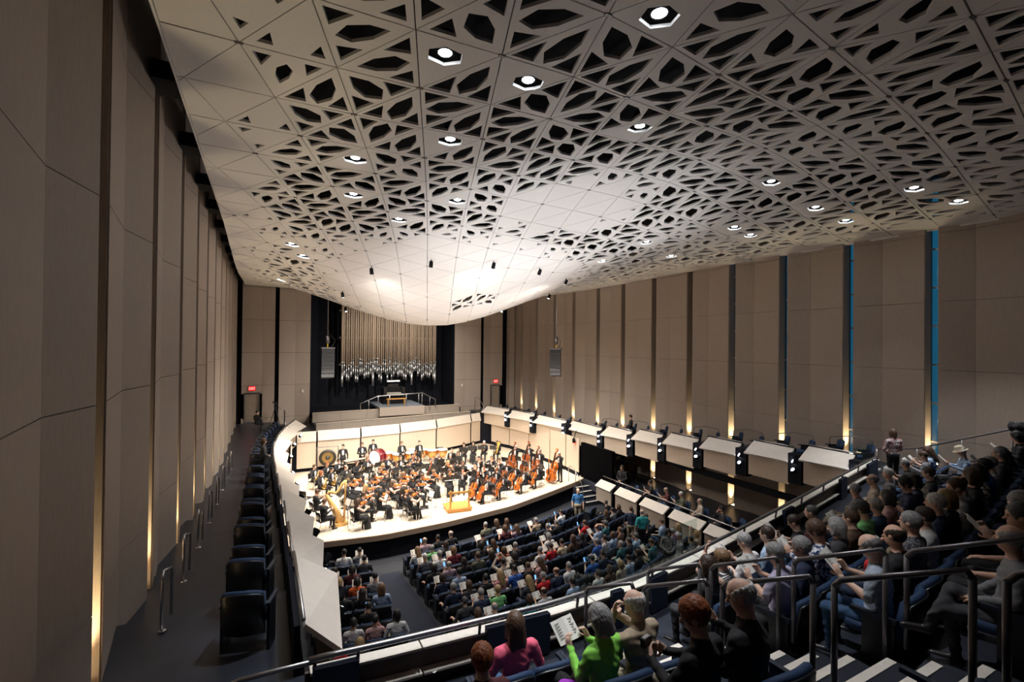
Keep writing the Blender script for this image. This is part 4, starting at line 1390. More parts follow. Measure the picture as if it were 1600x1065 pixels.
figure('play_wind', arms=WIND, tux=True, head=(0, -0.1, 0))
figure('play_wind_dress', arms=WIND, skirt=True, head=(0, -0.1, 0))
figure('play_flute', arms=FLUTE, skirt=True, head=(0.3, -0.05, 0.1))
figure('play_horn', arms=HORN, tux=True, head=(0, -0.1, 0))

# ---------------------------------------------------------------- hair, in the head's own frame
HAIR = {}


def hair(name, top=(0.088, 0.108, 0.106), drop=-0.055, bald=False, bob=None, tail=None, curl=0.0, res=0.0095, fringe=0.0):
    f = Field((-0.16, -0.24, -0.42), (0.16, 0.15, 0.20), res)
    f.ell((0, -0.020, 0.034), top, 0, 0.01)
    if bob:
        f.ell((0, -0.034, -0.02), (0.104, 0.092, 0.11), 0, 0.03)
        for sx in (-1, 1):
            f.cone((sx * 0.080, -0.01, 0.02), (sx * 0.088, -0.005, bob), 0.035, 0.030, 0, 0.03)
        f.cone((0, -0.075, 0.0), (0, -0.080, bob), 0.065, 0.060, 0, 0.03)
    if tail and bob:
        f.ell((0, -0.085, tail * 0.5), (0.108, 0.055, abs(tail) * 0.62), 0, 0.04)
        for sx in (-1, 0, 1):
            f.cone((sx * 0.05, -0.09, tail * 0.5), (sx * 0.062, -0.115, tail - 0.03 * (1 - abs(sx))), 0.045, 0.022, 0, 0.02)
    elif tail:
        f.cone((0, -0.085, 0.0), (0, -0.125, tail), 0.030, 0.020, 0, 0.03)
        f.ell((0, -0.118, 0.03), (0.03, 0.03, 0.03), 0, 0.02)
    X, Y, Z = f.grid()
    if curl:
        f.F = f.F + (curl * np.sin(X * 120 + 2 * np.sin(Z * 60)) * np.sin(Y * 110 + 1.0) * np.sin(Z * 115)).astype(np.float32)
    else:
        f.F = f.F + (0.0030 * np.sin(X * 190 + 5 * np.sin(Z * 14)) * np.sin(Y * 120 + 3 * np.sin(Z * 11) + 1)).astype(np.float32)
    face = f.ell_d([X, Y, Z], (0, 0.112 - fringe, -0.040), (0.072, 0.085, 0.108), None)
    f.cut(-face)
    if bob is None:
        f.cut((drop - Z + 0.0 * X + 0.0 * Y).astype(np.float32))
        for sx in (-1, 1):
            f.cut(-f.ell_d([X, Y, Z], (sx * 0.085, 0.004, -0.022), (0.03, 0.030, 0.040), None))
    if bald:
        f.cut(-f.ell_d([X, Y, Z], (0, 0.02, 0.125), (0.085, 0.14, 0.105), None))
    HAIR[name] = f.mesh('hair_' + name, [ink])


hair('short')
hair('crop', top=(0.083, 0.103, 0.099), drop=-0.03)
hair('bald', bald=True)
hair('bob', top=(0.094, 0.112, 0.112), bob=-0.10)
hair('wave', top=(0.102, 0.118, 0.118), drop=-0.085, curl=0.007, fringe=-0.01)
hair('long', top=(0.093, 0.112, 0.110), bob=-0.12, tail=-0.31)
hair('pony', tail=-0.22)

HAIR_COL = {'black': (0.012, 0.010, 0.009), 'dark brown': (0.030, 0.017, 0.010), 'brown': (0.075, 0.038, 0.020), 'light brown': (0.17, 0.095, 0.045), 'blond': (0.34, 0.22, 0.10),
            'red': (0.24, 0.065, 0.018), 'grey': (0.26, 0.25, 0.245), 'white': (0.58, 0.56, 0.53), 'dark grey': (0.085, 0.082, 0.080)}
CLOTH = {'black': (0.010, 0.010, 0.012), 'navy': (0.018, 0.028, 0.065), 'dark grey': (0.045, 0.045, 0.050), 'grey': (0.20, 0.20, 0.21), 'light grey': (0.42, 0.42, 0.43), 'white': (0.70, 0.69, 0.67),
         'tan': (0.36, 0.28, 0.19), 'beige': (0.52, 0.44, 0.35), 'olive': (0.11, 0.115, 0.075), 'green': (0.22, 0.55, 0.20), 'lime green': (0.24, 0.62, 0.08), 'teal': (0.03, 0.36, 0.36),
         'dark teal': (0.03, 0.13, 0.15), 'blue': (0.03, 0.11, 0.42), 'light blue': (0.33, 0.44, 0.60), 'denim blue': (0.03, 0.08, 0.17), 'polo blue': (0.035, 0.16, 0.38), 'lavender': (0.42, 0.38, 0.52),
         'mauve': (0.33, 0.22, 0.26), 'purple': (0.15, 0.07, 0.20), 'pink': (0.82, 0.13, 0.22), 'pale pink': (0.55, 0.33, 0.32), 'red': (0.50, 0.012, 0.018), 'dark red': (0.16, 0.015, 0.025),
         'maroon': (0.09, 0.018, 0.022), 'rust': (0.30, 0.07, 0.035), 'orange': (0.70, 0.12, 0.025), 'yellow': (0.62, 0.52, 0.16), 'brown': (0.10, 0.055, 0.032), 'khaki': (0.33, 0.28, 0.20)}


def cloth(c):
    if c in CLOTH:
        return mat('cloth_' + c.replace(' ', '_'), CLOTH[c], 0.82, noise=0.12, scale=25, bump=0.2)
    two = {'striped black and white': ((0.02, 0.02, 0.02), (0.7, 0.7, 0.7), 'stripe', 16), 'blue and white flowered': ((0.02, 0.04, 0.12), (0.68, 0.70, 0.74), 'flower', 22),
           'pink flowered': ((0.55, 0.16, 0.20), (0.68, 0.45, 0.44), 'flower', 26), 'dark plaid': ((0.02, 0.02, 0.03), (0.16, 0.16, 0.18), 'check', 26), 'grey checked': ((0.22, 0.26, 0.33), (0.42, 0.47, 0.55), 'check', 70),
           'yellow and white striped': ((0.62, 0.40, 0.12), (0.68, 0.66, 0.60), 'stripe', 7), 'zebra print': ((0.03, 0.03, 0.03), (0.5, 0.5, 0.5), 'flower', 18),
           'white and red flowered': ((0.66, 0.64, 0.62), (0.35, 0.10, 0.12), 'flower', 24), 'grey patterned': ((0.12, 0.12, 0.13), (0.30, 0.30, 0.31), 'flower', 30)}[c]
    return pattern('cloth_' + c.replace(' ', '_'), *two)


def hair_mat(c):
    return mat('hair_' + c.replace(' ', '_'), HAIR_COL[c], 0.55, noise=0.35, scale=22, stretch=(3, 3, 1), bump=0.4)


USED = set()


def unique(label):
    if label not in USED:
        USED.add(label)
        return label
    raise ValueError('label twice: ' + label)


def person(pose, loc, rz, label, top='black', legs='black', hr=('short', 'brown'), skin=0, group=None, scale=1.0, front=None):
    me, Hm = POSES[pose]
    o = link('person', me)
    o.location = loc
    o.rotation_euler = (0, 0, rz)
    o.scale = (scale,) * 3
    for i, m in ((0, skin_m[skin]), (1, cloth(top)), (2, cloth(legs)), (5, front or white_cloth)):
        o.material_slots[i].link = 'OBJECT'
        o.material_slots[i].material = m
    tag(o, unique(label), 'person', group)
    if hr and hr[0] != 'none':
        h = link('hair', HAIR[hr[0]], o, Hm)
        h.material_slots[0].link = 'OBJECT'
        h.material_slots[0].material = hair_mat(hr[1])
    return o

# ================================================================ kits
def seat_kit():
    def back(y0, y1, z0, z1, w, rim, m, name, smooth=True):
        rings = []
        for i in range(11):
            s = -1 + 2 * i / 10
            x = s * w
            cv = 0.055 * (1 - s * s)                       # dished
            zt = z1 - rim * abs(s) ** 3.0
            rake = lambda z: -0.16 * (z - 0.40)
            rings.append([(x, y0 - cv + rake(z0), z0), (x, y1 - cv + rake(z0), z0), (x, y1 - cv + rake(zt), zt - 0.02), (x, (y0 + y1) / 2 - cv + rake(zt), zt), (x, y0 - cv + rake(zt), zt - 0.02)])
        return MB().loft(rings).mesh(name, m, smooth)
    cush = back(-0.235, -0.165, 0.42, 0.88, 0.255, 0.05, blue_cloth, 'back_cushion')
    shell_ = back(-0.262, -0.237, 0.26, 0.855, 0.262, 0.05, shell_black, 'back_shell')
    sm = MB().loft([[(x, -0.19, 0.37), (x, 0.25 - 0.04 * abs(x) * 4, 0.36), (x, 0.27 - 0.04 * abs(x) * 4, 0.41), (x, 0.22, 0.455), (x, -0.19, 0.44)] for x in np.linspace(-0.235, 0.235, 7)]).mesh('seat_cushion', blue_cloth, True)
    kit = [('back_cushion', cush, None), ('back_shell', shell_, None), ('seat_cushion', sm, None)]
    arm = lambda s: MB().box(s * 0.285 - 0.025, s * 0.285 + 0.025, -0.22, 0.16, 0.60, 0.635).mesh('armrest', arm_grey)
    leg = lambda s: MB().box(s * 0.285 - 0.02, s * 0.285 + 0.02, -0.20, 0.06, 0.0, 0.60).mesh('side_frame', shell_black)
    for s in (-1, 1):
        kit += [('armrest', arm(s), None), ('side_frame', leg(s), None)]
    kit.append(('seat_number', MB().box(-0.022, 0.022, -0.352, -0.340, 0.828, 0.845).mesh('seat_number', paper), None))
    return kit


SEAT = seat_kit()
o_seat = MB().loft([[(x, -0.21, 0.44), (x, 0.23, 0.45), (x, 0.23, 0.485), (x, -0.21, 0.475)] for x in np.linspace(-0.22, 0.22, 5)]).mesh('seat', ebony, True)
o_back = MB().loft([[(x, -0.21 - 0.03 * (1 - (x / .22) ** 2), 0.60), (x, -0.185 - 0.03 * (1 - (x / .22) ** 2), 0.60), (x, -0.235 - 0.03 * (1 - (x / .22) ** 2), 0.88), (x, -0.26 - 0.03 * (1 - (x / .22) ** 2), 0.88)] for x in np.linspace(-0.21, 0.21, 7)]).mesh('backrest', ebony, True)
O_CHAIR = [('seat', o_seat, None), ('backrest', o_back, None)]
for s in (-1, 1):
    O_CHAIR.append(('leg', MB().tube([(s * 0.20, -0.19, 0.46), (s * 0.23, -0.26, 0.0)], 0.012, 6).mesh('leg', chrome, True), None))
    O_CHAIR.append(('leg', MB().tube([(s * 0.20, 0.20, 0.46), (s * 0.22, 0.24, 0.0)], 0.012, 6).mesh('leg', chrome, True), None))
    O_CHAIR.append(('back_post', MB().tube([(s * 0.205, -0.19, 0.45), (s * 0.205, -0.225, 0.86)], 0.012, 6).mesh('back_post', chrome, True), None))
desk = MB().loft([[(x, 0.0, 1.0), (x, 0.015, 1.0), (x, 0.135, 1.33), (x, 0.12, 1.33)] for x in (-0.25, 0.25)]).box(-0.25, 0.25, -0.055, 0.0, 1.0, 1.012).mesh('desk', ebony)
STAND = [('desk', desk, None), ('pole', MB().tube([(0, 0.06, 0.05), (0, 0.06, 1.12)], 0.013, 6).mesh('pole', dark_steel, True), None)]
for k in range(3):
    a = k * 2.094
    STAND.append(('foot', MB().tube([(0, 0.06, 0.16), (0.24 * math.sin(a), 0.06 + 0.24 * math.cos(a), 0.012)], 0.010, 6).mesh('foot', dark_steel, True), None))
SHEET = MB().loft([[(x, -0.012, 1.015), (x, -0.008, 1.015), (x, 0.098, 1.30), (x, 0.094, 1.30)] for x in (-0.22, 0.22)]).mesh('sheet', paper)
STAND_P = STAND + [('sheet_music', SHEET, 0)]


def page(s):
    m = MB().loft([[(0, 0, -0.11), (0, 0.003, -0.11), (0, 0.003, 0.11), (0, 0, 0.11)], [(s * 0.07, 0.022, -0.11), (s * 0.07, 0.025, -0.11), (s * 0.07, 0.025, 0.11), (s * 0.07, 0.022, 0.11)],
                   [(s * 0.14, 0.030, -0.108), (s * 0.14, 0.033, -0.108), (s * 0.14, 0.033, 0.112), (s * 0.14, 0.030, 0.112)]])
    return m.mesh('page', paper)


prn = MB()
for s in (-1, 1):
    for k in range(6):
        prn.box(s * 0.07 - 0.045, s * 0.07 + 0.045 - 0.02 * (k % 2), 0.0185, 0.0195, 0.07 - k * 0.026, 0.08 - k * 0.026)
BOOK = [('page', page(-1), None), ('page', page(1), None), ('print', prn.mesh('print', mat('print_grey', (0.3, 0.3, 0.29), 0.8)), 0)]
PHONE_K = [('case', MB().box(-0.037, 0.037, 0, 0.009, -0.075, 0.075).mesh('case', ebony), None), ('screen', MB().box(-0.034, 0.034, -0.002, 0, -0.070, 0.070).mesh('screen', screen), None)]


def held(kit, name, label, cat, person_loc, rz, off, tilt=0.6, group=None):
    t = inst(kit, name, unique(label), cat, (0, 0, 0), 0, group)
    R_ = Matrix.Rotation(rz, 4, 'Z')
    t.matrix_basis = Matrix.Translation(person_loc) @ R_ @ Matrix.Translation(off) @ Matrix.Rotation(-tilt, 4, 'X')
    return t


# ================================================================ the orchestra
POD = (8.35, 21.75)


def outline(L, W, n=14):
    half = [(0.00, 0.30), (0.03, 0.62), (0.10, 0.90), (0.20, 1.0), (0.31, 0.93), (0.39, 0.72), (0.46, 0.60), (0.53, 0.58), (0.60, 0.66), (0.68, 0.80), (0.79, 0.82), (0.90, 0.68), (0.97, 0.40), (1.0, 0.12)]
    r_ = [(w * W / 2, t * L) for t, w in half]
    return r_ + [(-x, z) for x, z in reversed(r_)]


def string_instr(L, W, D, neck, wood, endpin=0.0):
    o = outline(L, W)
    T_ = Matrix(((1, 0, 0, 0), (0, 0, 1, 0), (0, 1, 0, 0), (0, 0, 0, 1)))     # prism z -> y, length -> z
    rings = [[(x * s, y, (z - L * .5) * (s * .5 + .5) + L * .5) for x, z in o] for s, y in ((0.94, -D * 0.62), (1.0, -D * 0.45), (1.0, D * 0.45), (0.94, D * 0.62))]
    body = MB().loft(rings).mesh('body', wood)
    k = [('body', body, None)]
    k.append(('neck', MB().loft([[(-W * .045, D * .30, L * .96), (W * .045, D * .30, L * .96), (W * .045, D * .62, L * .96), (-W * .045, D * .62, L * .96)],
                                 [(-W * .035, D * .35, L + neck), (W * .035, D * .35, L + neck), (W * .035, D * .60, L + neck), (-W * .035, D * .60, L + neck)]]).mesh('neck', wood), None))
    k.append(('fingerboard', MB().loft([[(-W * .075, D * .64, L * .62), (W * .075, D * .64, L * .62), (W * .075, D * .80, L * .62), (-W * .075, D * .80, L * .62)],
                                        [(-W * .05, D * .62, L + neck * .86), (W * .05, D * .62, L + neck * .86), (W * .05, D * .74, L + neck * .86), (-W * .05, D * .74, L + neck * .86)]]).mesh('fingerboard', ebony), None))
    a = [(0, D * .48 - neck * .16 * math.sin(q) * 0.9, L + neck + neck * .13 * (1 - math.cos(q))) for q in np.linspace(0, 4.2, 9)]
    k.append(('scroll', MB().tube(a, [W * .07] * 5 + [W * .06, W * .05, W * .04, W * .03], 8).mesh('scroll', wood, True), None))
    k.append(('bridge', MB().box(-W * .10, W * .10, D * .62, D * .95, L * .41, L * .43).mesh('bridge', harp_gold), None))
    k.append(('tailpiece', MB().loft([[(-W * .03, D * .66, L * .03), (W * .03, D * .66, L * .03), (W * .03, D * .74, L * .03), (-W * .03, D * .74, L * .03)],
                                      [(-W * .07, D * .76, L * .30), (W * .07, D * .76, L * .30), (W * .07, D * .85, L * .30), (-W * .07, D * .85, L * .30)]]).mesh('tailpiece', ebony), None))
    if endpin:
        k.append(('endpin', MB().tube([(0, 0, 0.02), (0, 0, -endpin)], 0.008, 6).mesh('endpin', chrome), None))
    return k


VIOLIN_K = string_instr(0.36, 0.21, 0.038, 0.22, string_wood)
CELLO_K = string_instr(0.76, 0.44, 0.12, 0.42, string_wood, 0.2)
CELLO_D = string_instr(0.76, 0.44, 0.12, 0.42, string_dark, 0.2)
BASS_K = string_instr(1.12, 0.64, 0.20, 0.62, string_dark, 0.12)
BASS_L = string_instr(1.12, 0.64, 0.20, 0.62, string_wood, 0.12)
BOW = lambda L: [('stick', MB().tube([(0, 0, 0), (0, 0.012, L * .5), (0, 0, L)], 0.0055, 6).mesh('stick', string_dark), None), ('hair_ribbon', MB().box(-0.004, 0.004, -0.022, -0.020, 0.02, L - 0.01).mesh('hair_ribbon', paper), None),
                 ('frog', MB().box(-0.006, 0.006, -0.024, 0.0, 0.0, 0.05).mesh('frog', ebony), None)]
BOW_K = BOW(0.72)


def frame_from(a, b, front):
    """local z from a to b, local +y as near as can be to front"""
    z = (Vector(b) - Vector(a)).normalized()
    y = Vector(front)
    y = (y - z * y.dot(z)).normalized()
    x = y.cross(z)
    m = Matrix.Identity(4)
    for i in range(3):
        m[i][0], m[i][1], m[i][2], m[i][3] = x[i], y[i], z[i], a[i]
    return m


def give(kit, name, label, cat, loc, rz, a, b, front, group=None):
    t = inst(kit, name, unique(label), cat, (0, 0, 0), 0, group)
    t.matrix_basis = Matrix.Translation(loc) @ Matrix.Rotation(rz, 4, 'Z') @ frame_from(a, b, front)
    return t


def tube_mesh(name, pts, r, m, n=10):
    return MB().tube(pts, r, n).mesh(name, m, True)


CLAR = [('tube', tube_mesh('tube', [(0, 0, 0), (0, 0, 0.56)], [0.010, 0.014], ebony), None), ('bell', tube_mesh('bell', [(0, 0, 0.55), (0, 0, 0.60), (0, 0, 0.64)], [0.014, 0.018, 0.034], ebony), None),
        ('keys', MB().tube([(0.014, 0, 0.15), (0.016, 0, 0.5)], 0.004, 5).mesh('keys', silver), None)]
BASSOON = [('tube', tube_mesh('tube', [(0, 0, -0.15), (0, 0, 1.05)], [0.032, 0.022], string_dark), None), ('wing', tube_mesh('wing', [(0.04, 0, -0.1), (0.04, 0, 0.6)], 0.02, string_dark), None),
           ('crook', tube_mesh('crook', [(0.04, 0, 0.6), (0.04, 0.1, 0.68), (0.02, 0.22, 0.6)], 0.006, silver, 6), None)]
FLUTE_K = [('tube', tube_mesh('tube', [(0, 0, 0), (0, 0, 0.67)], 0.011, silver), None), ('keys', MB().tube([(0.012, 0, 0.2), (0.012, 0, 0.6)], 0.006, 5).mesh('keys', silver), None)]
coil = [(0.13 * math.cos(q), 0.02 * math.sin(q * 0.5), 0.13 * math.sin(q)) for q in np.linspace(0, 13, 34)]
HORN_K = [('coil', tube_mesh('coil', coil, 0.011, brass, 8), None), ('bell', tube_mesh('bell', [(0.13, 0.0, 0.0), (0.15, -0.02, -0.10), (0.13, -0.04, -0.20), (0.10, -0.06, -0.27), (0.08, -0.07, -0.31)], [0.014, 0.03, 0.055, 0.095, 0.15], brass, 14), None),
          ('valves', MB().lathe([(0.03, -0.03), (0.03, 0.05)], 10).mesh('valves', silver), None)]
TRUMPET = [('bell_tube', tube_mesh('bell_tube', [(0, 0, 0), (0, 0, 0.36), (0, 0, 0.44), (0, 0, 0.48)], [0.007, 0.010, 0.025, 0.058], brass), None), ('loop', tube_mesh('loop', [(0, -0.06, 0.05), (0, -0.07, 0.30), (0, -0.03, 0.34), (0, 0, 0.3)], 0.007, brass, 6), None),
           ('valves', MB().box(-0.012, 0.012, -0.10, 0.02, 0.16, 0.25).mesh('valves', silver), None)]
TROMB = [('bell_tube', tube_mesh('bell_tube', [(0.06, 0, -0.25), (0.06, 0, 0.30), (0.06, 0, 0.42), (0.06, 0, 0.48)], [0.010, 0.014, 0.035, 0.10], brass), None),
         ('slide', tube_mesh('slide', [(0, 0, 0), (0, 0, 0.85), (0, -0.10, 0.87), (0, -0.10, 0.1)], 0.008, brass, 6), None)]
TUBA = [('bow', tube_mesh('bow', [(0.12, 0, 0.1), (0.10, 0, -0.1), (0, 0, -0.18), (-0.10, 0, -0.1), (-0.12, 0, 0.2)], [0.03, 0.045, 0.055, 0.06, 0.07], brass, 12), None),
        ('bell', tube_mesh('bell', [(-0.12, 0, 0.2), (-0.12, 0, 0.45), (-0.12, 0, 0.60), (-0.12, 0, 0.66)], [0.07, 0.09, 0.15, 0.20], brass, 16), None),
        ('valves', MB().box(-0.03, 0.10, 0.03, 0.10, 0.0, 0.25).mesh('valves', silver), None)]

# (head pixel u, v, what they play, hair, hair colour, dress)
ORCH = [
    (494, 769, 'harp', 'short', 'brown', 0), (505, 784, 'harp', 'crop', 'brown', 0),
    (492, 729, 'horn', 'short', 'brown', 0), (510, 725, 'horn', 'crop', 'red', 0), (502, 739, 'horn', 'bob', 'red', 1), (520, 733, 'horn', 'short', 'black', 0), (529, 720, 'clarinet', 'short', 'black', 0),
    (538, 730, 'horn', 'bald', 'brown', 0), (557, 723, 'trumpet', 'bob', 'brown', 1), (574, 716, 'clarinet', 'short', 'light brown', 0),
    (543, 753, 'violin', 'short', 'dark brown', 0), (549, 746, 'violin', 'long', 'black', 1), (570, 760, 'violin', 'long', 'blond', 1), (577, 749, 'violin', 'short', 'black', 0), (583, 742, 'violin', 'bob', 'dark brown', 1),
    (594, 732, 'violin', 'pony', 'light brown', 1), (603, 727, 'clarinet', 'bob', 'blond', 1), (616, 725, 'clarinet', 'bob', 'brown', 1), (590, 769, 'violin', 'long', 'black', 1), (558, 783, 'violin', 'long', 'brown', 1),
    (570, 772, 'violin', 'short', 'brown', 0), (612, 754, 'violin', 'long', 'brown', 1), (623, 747, 'violin', 'bob', 'brown', 1), (629, 740, 'violin', 'long', 'light brown', 1), (641, 734, 'violin', 'long', 'black', 1),
    (630, 765, 'violin', 'long', 'dark brown', 1), (638, 769, 'violin', 'wave', 'brown', 1), (658, 743, 'violin', 'short', 'brown', 0), (660, 753, 'violin', 'short', 'dark brown', 0), (677, 737, 'violin', 'wave', 'light brown', 1),
    (608, 714, 'clarinet', 'crop', 'red', 0), (627, 714, 'oboe', 'short', 'brown', 0), (641, 712, 'bassoon', 'short', 'black', 0), (639, 722, 'flute', 'pony', 'dark brown', 1), (657, 718, 'flute', 'bob', 'brown', 1),
    (672, 718, 'bassoon', 'short', 'dark brown', 0), (683, 716, 'oboe', 'short', 'brown', 0), (691, 711, 'bassoon', 'crop', 'light brown', 0), (700, 722, 'viola', 'long', 'blond', 1), (699, 711, 'oboe', 'short', 'grey', 0),
    (704, 735, 'viola', 'bob', 'brown', 1), (724, 723, 'flute', 'long', 'brown', 1), (722, 733, 'viola', 'short', 'dark brown', 0), (715, 708, 'clarinet', 'long', 'brown', 1), (706, 703, 'trombone', 'crop', 'brown', 0),
    (726, 694, 'trumpet', 'short', 'black', 0), (740, 692, 'trumpet', 'long', 'dark brown', 1), (755, 691, 'trombone', 'crop', 'white', 0), (777, 691, 'tuba', 'short', 'brown', 0), (750, 715, 'viola', 'short', 'dark brown', 0),
    (741, 725, 'viola', 'pony', 'black', 1), (769, 715, 'viola', 'short', 'light brown', 0), (780, 718, 'viola', 'short', 'brown', 0), (793, 722, 'cello', 'short', 'brown', 0), (757, 729, 'viola', 'short', 'brown', 0),
    (751, 748, 'cello', 'short', 'black', 0), (790, 741, 'cello', 'bob', 'brown', 1), (808, 727, 'cello', 'short', 'brown', 0), (822, 733, 'cello', 'short', 'dark brown', 0), (843, 726, 'cello', 'crop', 'grey', 0),
    (778, 733, 'cello', 'short', 'light brown', 0), (741, 743, 'cello', 'wave', 'black', 1),
    (806, 697, 'bass', 'crop', 'white', 0), (828, 696, 'bass', 'short', 'dark brown', 0), (845, 704, 'bass', 'crop', 'grey', 0), (883, 711, 'bass', 'crop', 'white', 0)]
pos = []
for u, v, k, *_q in ORCH:
    hz = 1.0 + (1.24 if k != 'bass' else 1.66)
    q = at(u, v, hz)
    pos.append([q[0], q[1]])
pos = np.array(pos)
home = pos.copy()
for it in range(60):
    d = pos[:, None] - pos[None]
    r_ = np.linalg.norm(d, axis=2) + np.eye(len(pos)) * 9
    push = np.where(r_ < 0.78, (0.78 - r_) * 0.5, 0)[:, :, None] * d / r_[:, :, None]
    pos = pos + push.sum(1) * 0.6 + (home - pos) * 0.04
    dp = pos - np.array(POD)
    rp = np.linalg.norm(dp, axis=1)[:, None]
    pos = pos + np.where(rp < 1.9, (1.9 - rp) * 0.5, 0) * dp / rp
for i, q in enumerate(pos):
    e = interp(q[0], EX, EY) + 0.75
    q[1] = max(q[1], e)
count = {}
rank = {}
for k in set(o[2] for o in ORCH):
    ids = sorted([i for i, o in enumerate(ORCH) if o[2] == k], key=lambda i: ORCH[i][0])
    for n, i in enumerate(ids):
        rank[i] = ORD[n]
WHO = {'violin': 'violinist', 'viola': 'violist', 'cello': 'cellist', 'bass': 'bass player', 'harp': 'harpist', 'horn': 'horn player', 'trumpet': 'trumpeter', 'trombone': 'trombonist', 'tuba': 'tuba player',
       'flute': 'flutist', 'oboe': 'oboist', 'clarinet': 'clarinettist', 'bassoon': 'bassoonist'}
orng = random.Random(5)
for i, (u, v, k, ht, hc_, dress) in enumerate(ORCH):
    x, y = pos[i]
    rz = math.atan2(-(POD[0] - x), POD[1] - y)
    if k == 'harp':
        rz = -1.25
    if k in ('trombone', 'tuba') or (k == 'trumpet' and u > 700):
        rz = math.atan2(-(POD[0] - x), POD[1] - y)
    loc = (x, y, 1.0)
    who = WHO[k]
    which = '%s %s from the left' % (rank[i], who)
    pose = {'violin': 'play_violin', 'viola': 'play_violin', 'cello': 'play_cello', 'bass': 'play_bass', 'harp': 'sit_read', 'horn': 'play_horn', 'flute': 'play_flute'}.get(k, 'play_wind')
    if dress and pose in ('play_violin', 'play_wind'):
        pose += '_dress'
    person(pose, loc, rz, '%s haired %s in black %s, %s' % (hc_, who, 'dress' if dress else 'suit', which), hr=(ht, hc_), skin=orng.choice((0, 1, 1, 0, 2)), group='orchestra musicians')
    if k != 'bass':
        cc = (x - math.sin(-rz) * 0.0, y, 1.0)
        inst(O_CHAIR, 'orchestra_chair', unique('black chair with chrome legs under the ' + which), 'chair', loc, rz, 'orchestra chairs')
    if k in ('violin', 'viola'):
        give(VIOLIN_K, k, unique('varnished %s held by the %s ' % (k, which)).strip(), k, loc, rz, (-0.05, 0.10, 1.09), (-0.20, 0.62, 1.11), (0.25, 0, 1), k + 's')
        give(BOW_K, 'bow', 'bow in the hand of the ' + which, 'bow', loc, rz, (0.24, 0.44, 0.96), (-0.34, 0.36, 1.24), (0, 0.4, 1), 'bows')
    elif k == 'cello':
        give(CELLO_D if rank[i] in ('third', 'fifth') else CELLO_K, 'cello', 'orange brown cello played by the ' + which, 'cello', loc, rz, (0.04, 0.66, 0.20), (-0.09, 0.20, 1.26), (0.15, 1, 0.3), 'cellos')
        give(BOW_K, 'bow', 'bow in the hand of the ' + which, 'bow', loc, rz, (0.34, 0.46, 0.62), (-0.32, 0.66, 0.66), (0, 1, 0), 'bows')
    elif k == 'bass':
        give(BASS_L if rank[i] == 'fourth' else BASS_K, 'double_bass', 'big brown double bass held by the ' + which, 'double bass', loc, rz, (0.10, 0.62, 0.13), (-0.13, 0.36, 1.80), (0.25, 1, 0.2), 'double basses')
        give(BOW_K, 'bow', 'bow in the hand of the ' + which, 'bow', loc, rz, (0.34, 0.56, 0.92), (-0.30, 0.86, 0.86), (0, 1, 0), 'bows')
    elif k in ('clarinet', 'oboe'):
        give(CLAR, k, 'black %s played by the %s' % (k, which), k, loc, rz, (0, 0.16, 1.14), (0, 0.44, 0.62), (0, 1, 0.4), 'woodwinds')
    elif k == 'bassoon':
        give(BASSOON, k, 'red brown bassoon played by the ' + which, k, loc, rz, (0.22, 0.30, 0.58), (-0.12, 0.34, 1.55), (0, -1, 0), 'woodwinds')
    elif k == 'flute':
        give(FLUTE_K, k, 'silver flute played by the ' + which, k, loc, rz, (-0.08, 0.16, 1.18), (0.55, 0.22, 1.13), (0, 0, 1), 'woodwinds')
    elif k == 'horn':
        give(HORN_K, 'french_horn', 'brass french horn held by the ' + which, 'horn', loc, rz, (0.06, 0.30, 0.90), (0.06, 0.32, 1.2), (-0.7, 0.7, 0), 'brass')
    elif k == 'trumpet':
        give(TRUMPET, k, 'brass trumpet held by the ' + which, k, loc, rz, (0, 0.17, 1.16), (0, 0.62, 1.05), (0, 0, 1), 'brass')
    elif k == 'trombone':
        give(TROMB, k, 'brass trombone held by the ' + which, k, loc, rz, (0, 0.17, 1.16), (0.05, 0.95, 0.95), (0, 0, 1), 'brass')
    elif k == 'tuba':
        give(TUBA, k, 'large golden tuba held by the ' + which, k, loc, rz, (0.05, 0.34, 0.72), (-0.05, 0.30, 1.4), (0, 1, 0), 'brass')
    # music stands, one to a desk for strings, one each for winds
    if (k in ('violin', 'viola', 'cello') and i % 2 == 0) or k in ('horn', 'flute', 'oboe', 'clarinet', 'bassoon', 'trumpet', 'trombone', 'tuba', 'bass', 'harp'):
        far = 0.95 if k != 'cello' and k != 'bass' else 1.25
        sx, sy = x - math.sin(rz) * far + 0.25 * math.cos(rz) * (k in ('violin', 'viola', 'harp')), y + math.cos(rz) * far + 0.25 * math.sin(rz)
        if sy > interp(sx, EX, EY) + 0.35:
            inst(STAND_P if i % 3 else STAND, 'music_stand', unique('black music stand before the ' + which), 'music stand', (sx, sy, 1.0), rz, 'music stands', 0.92)

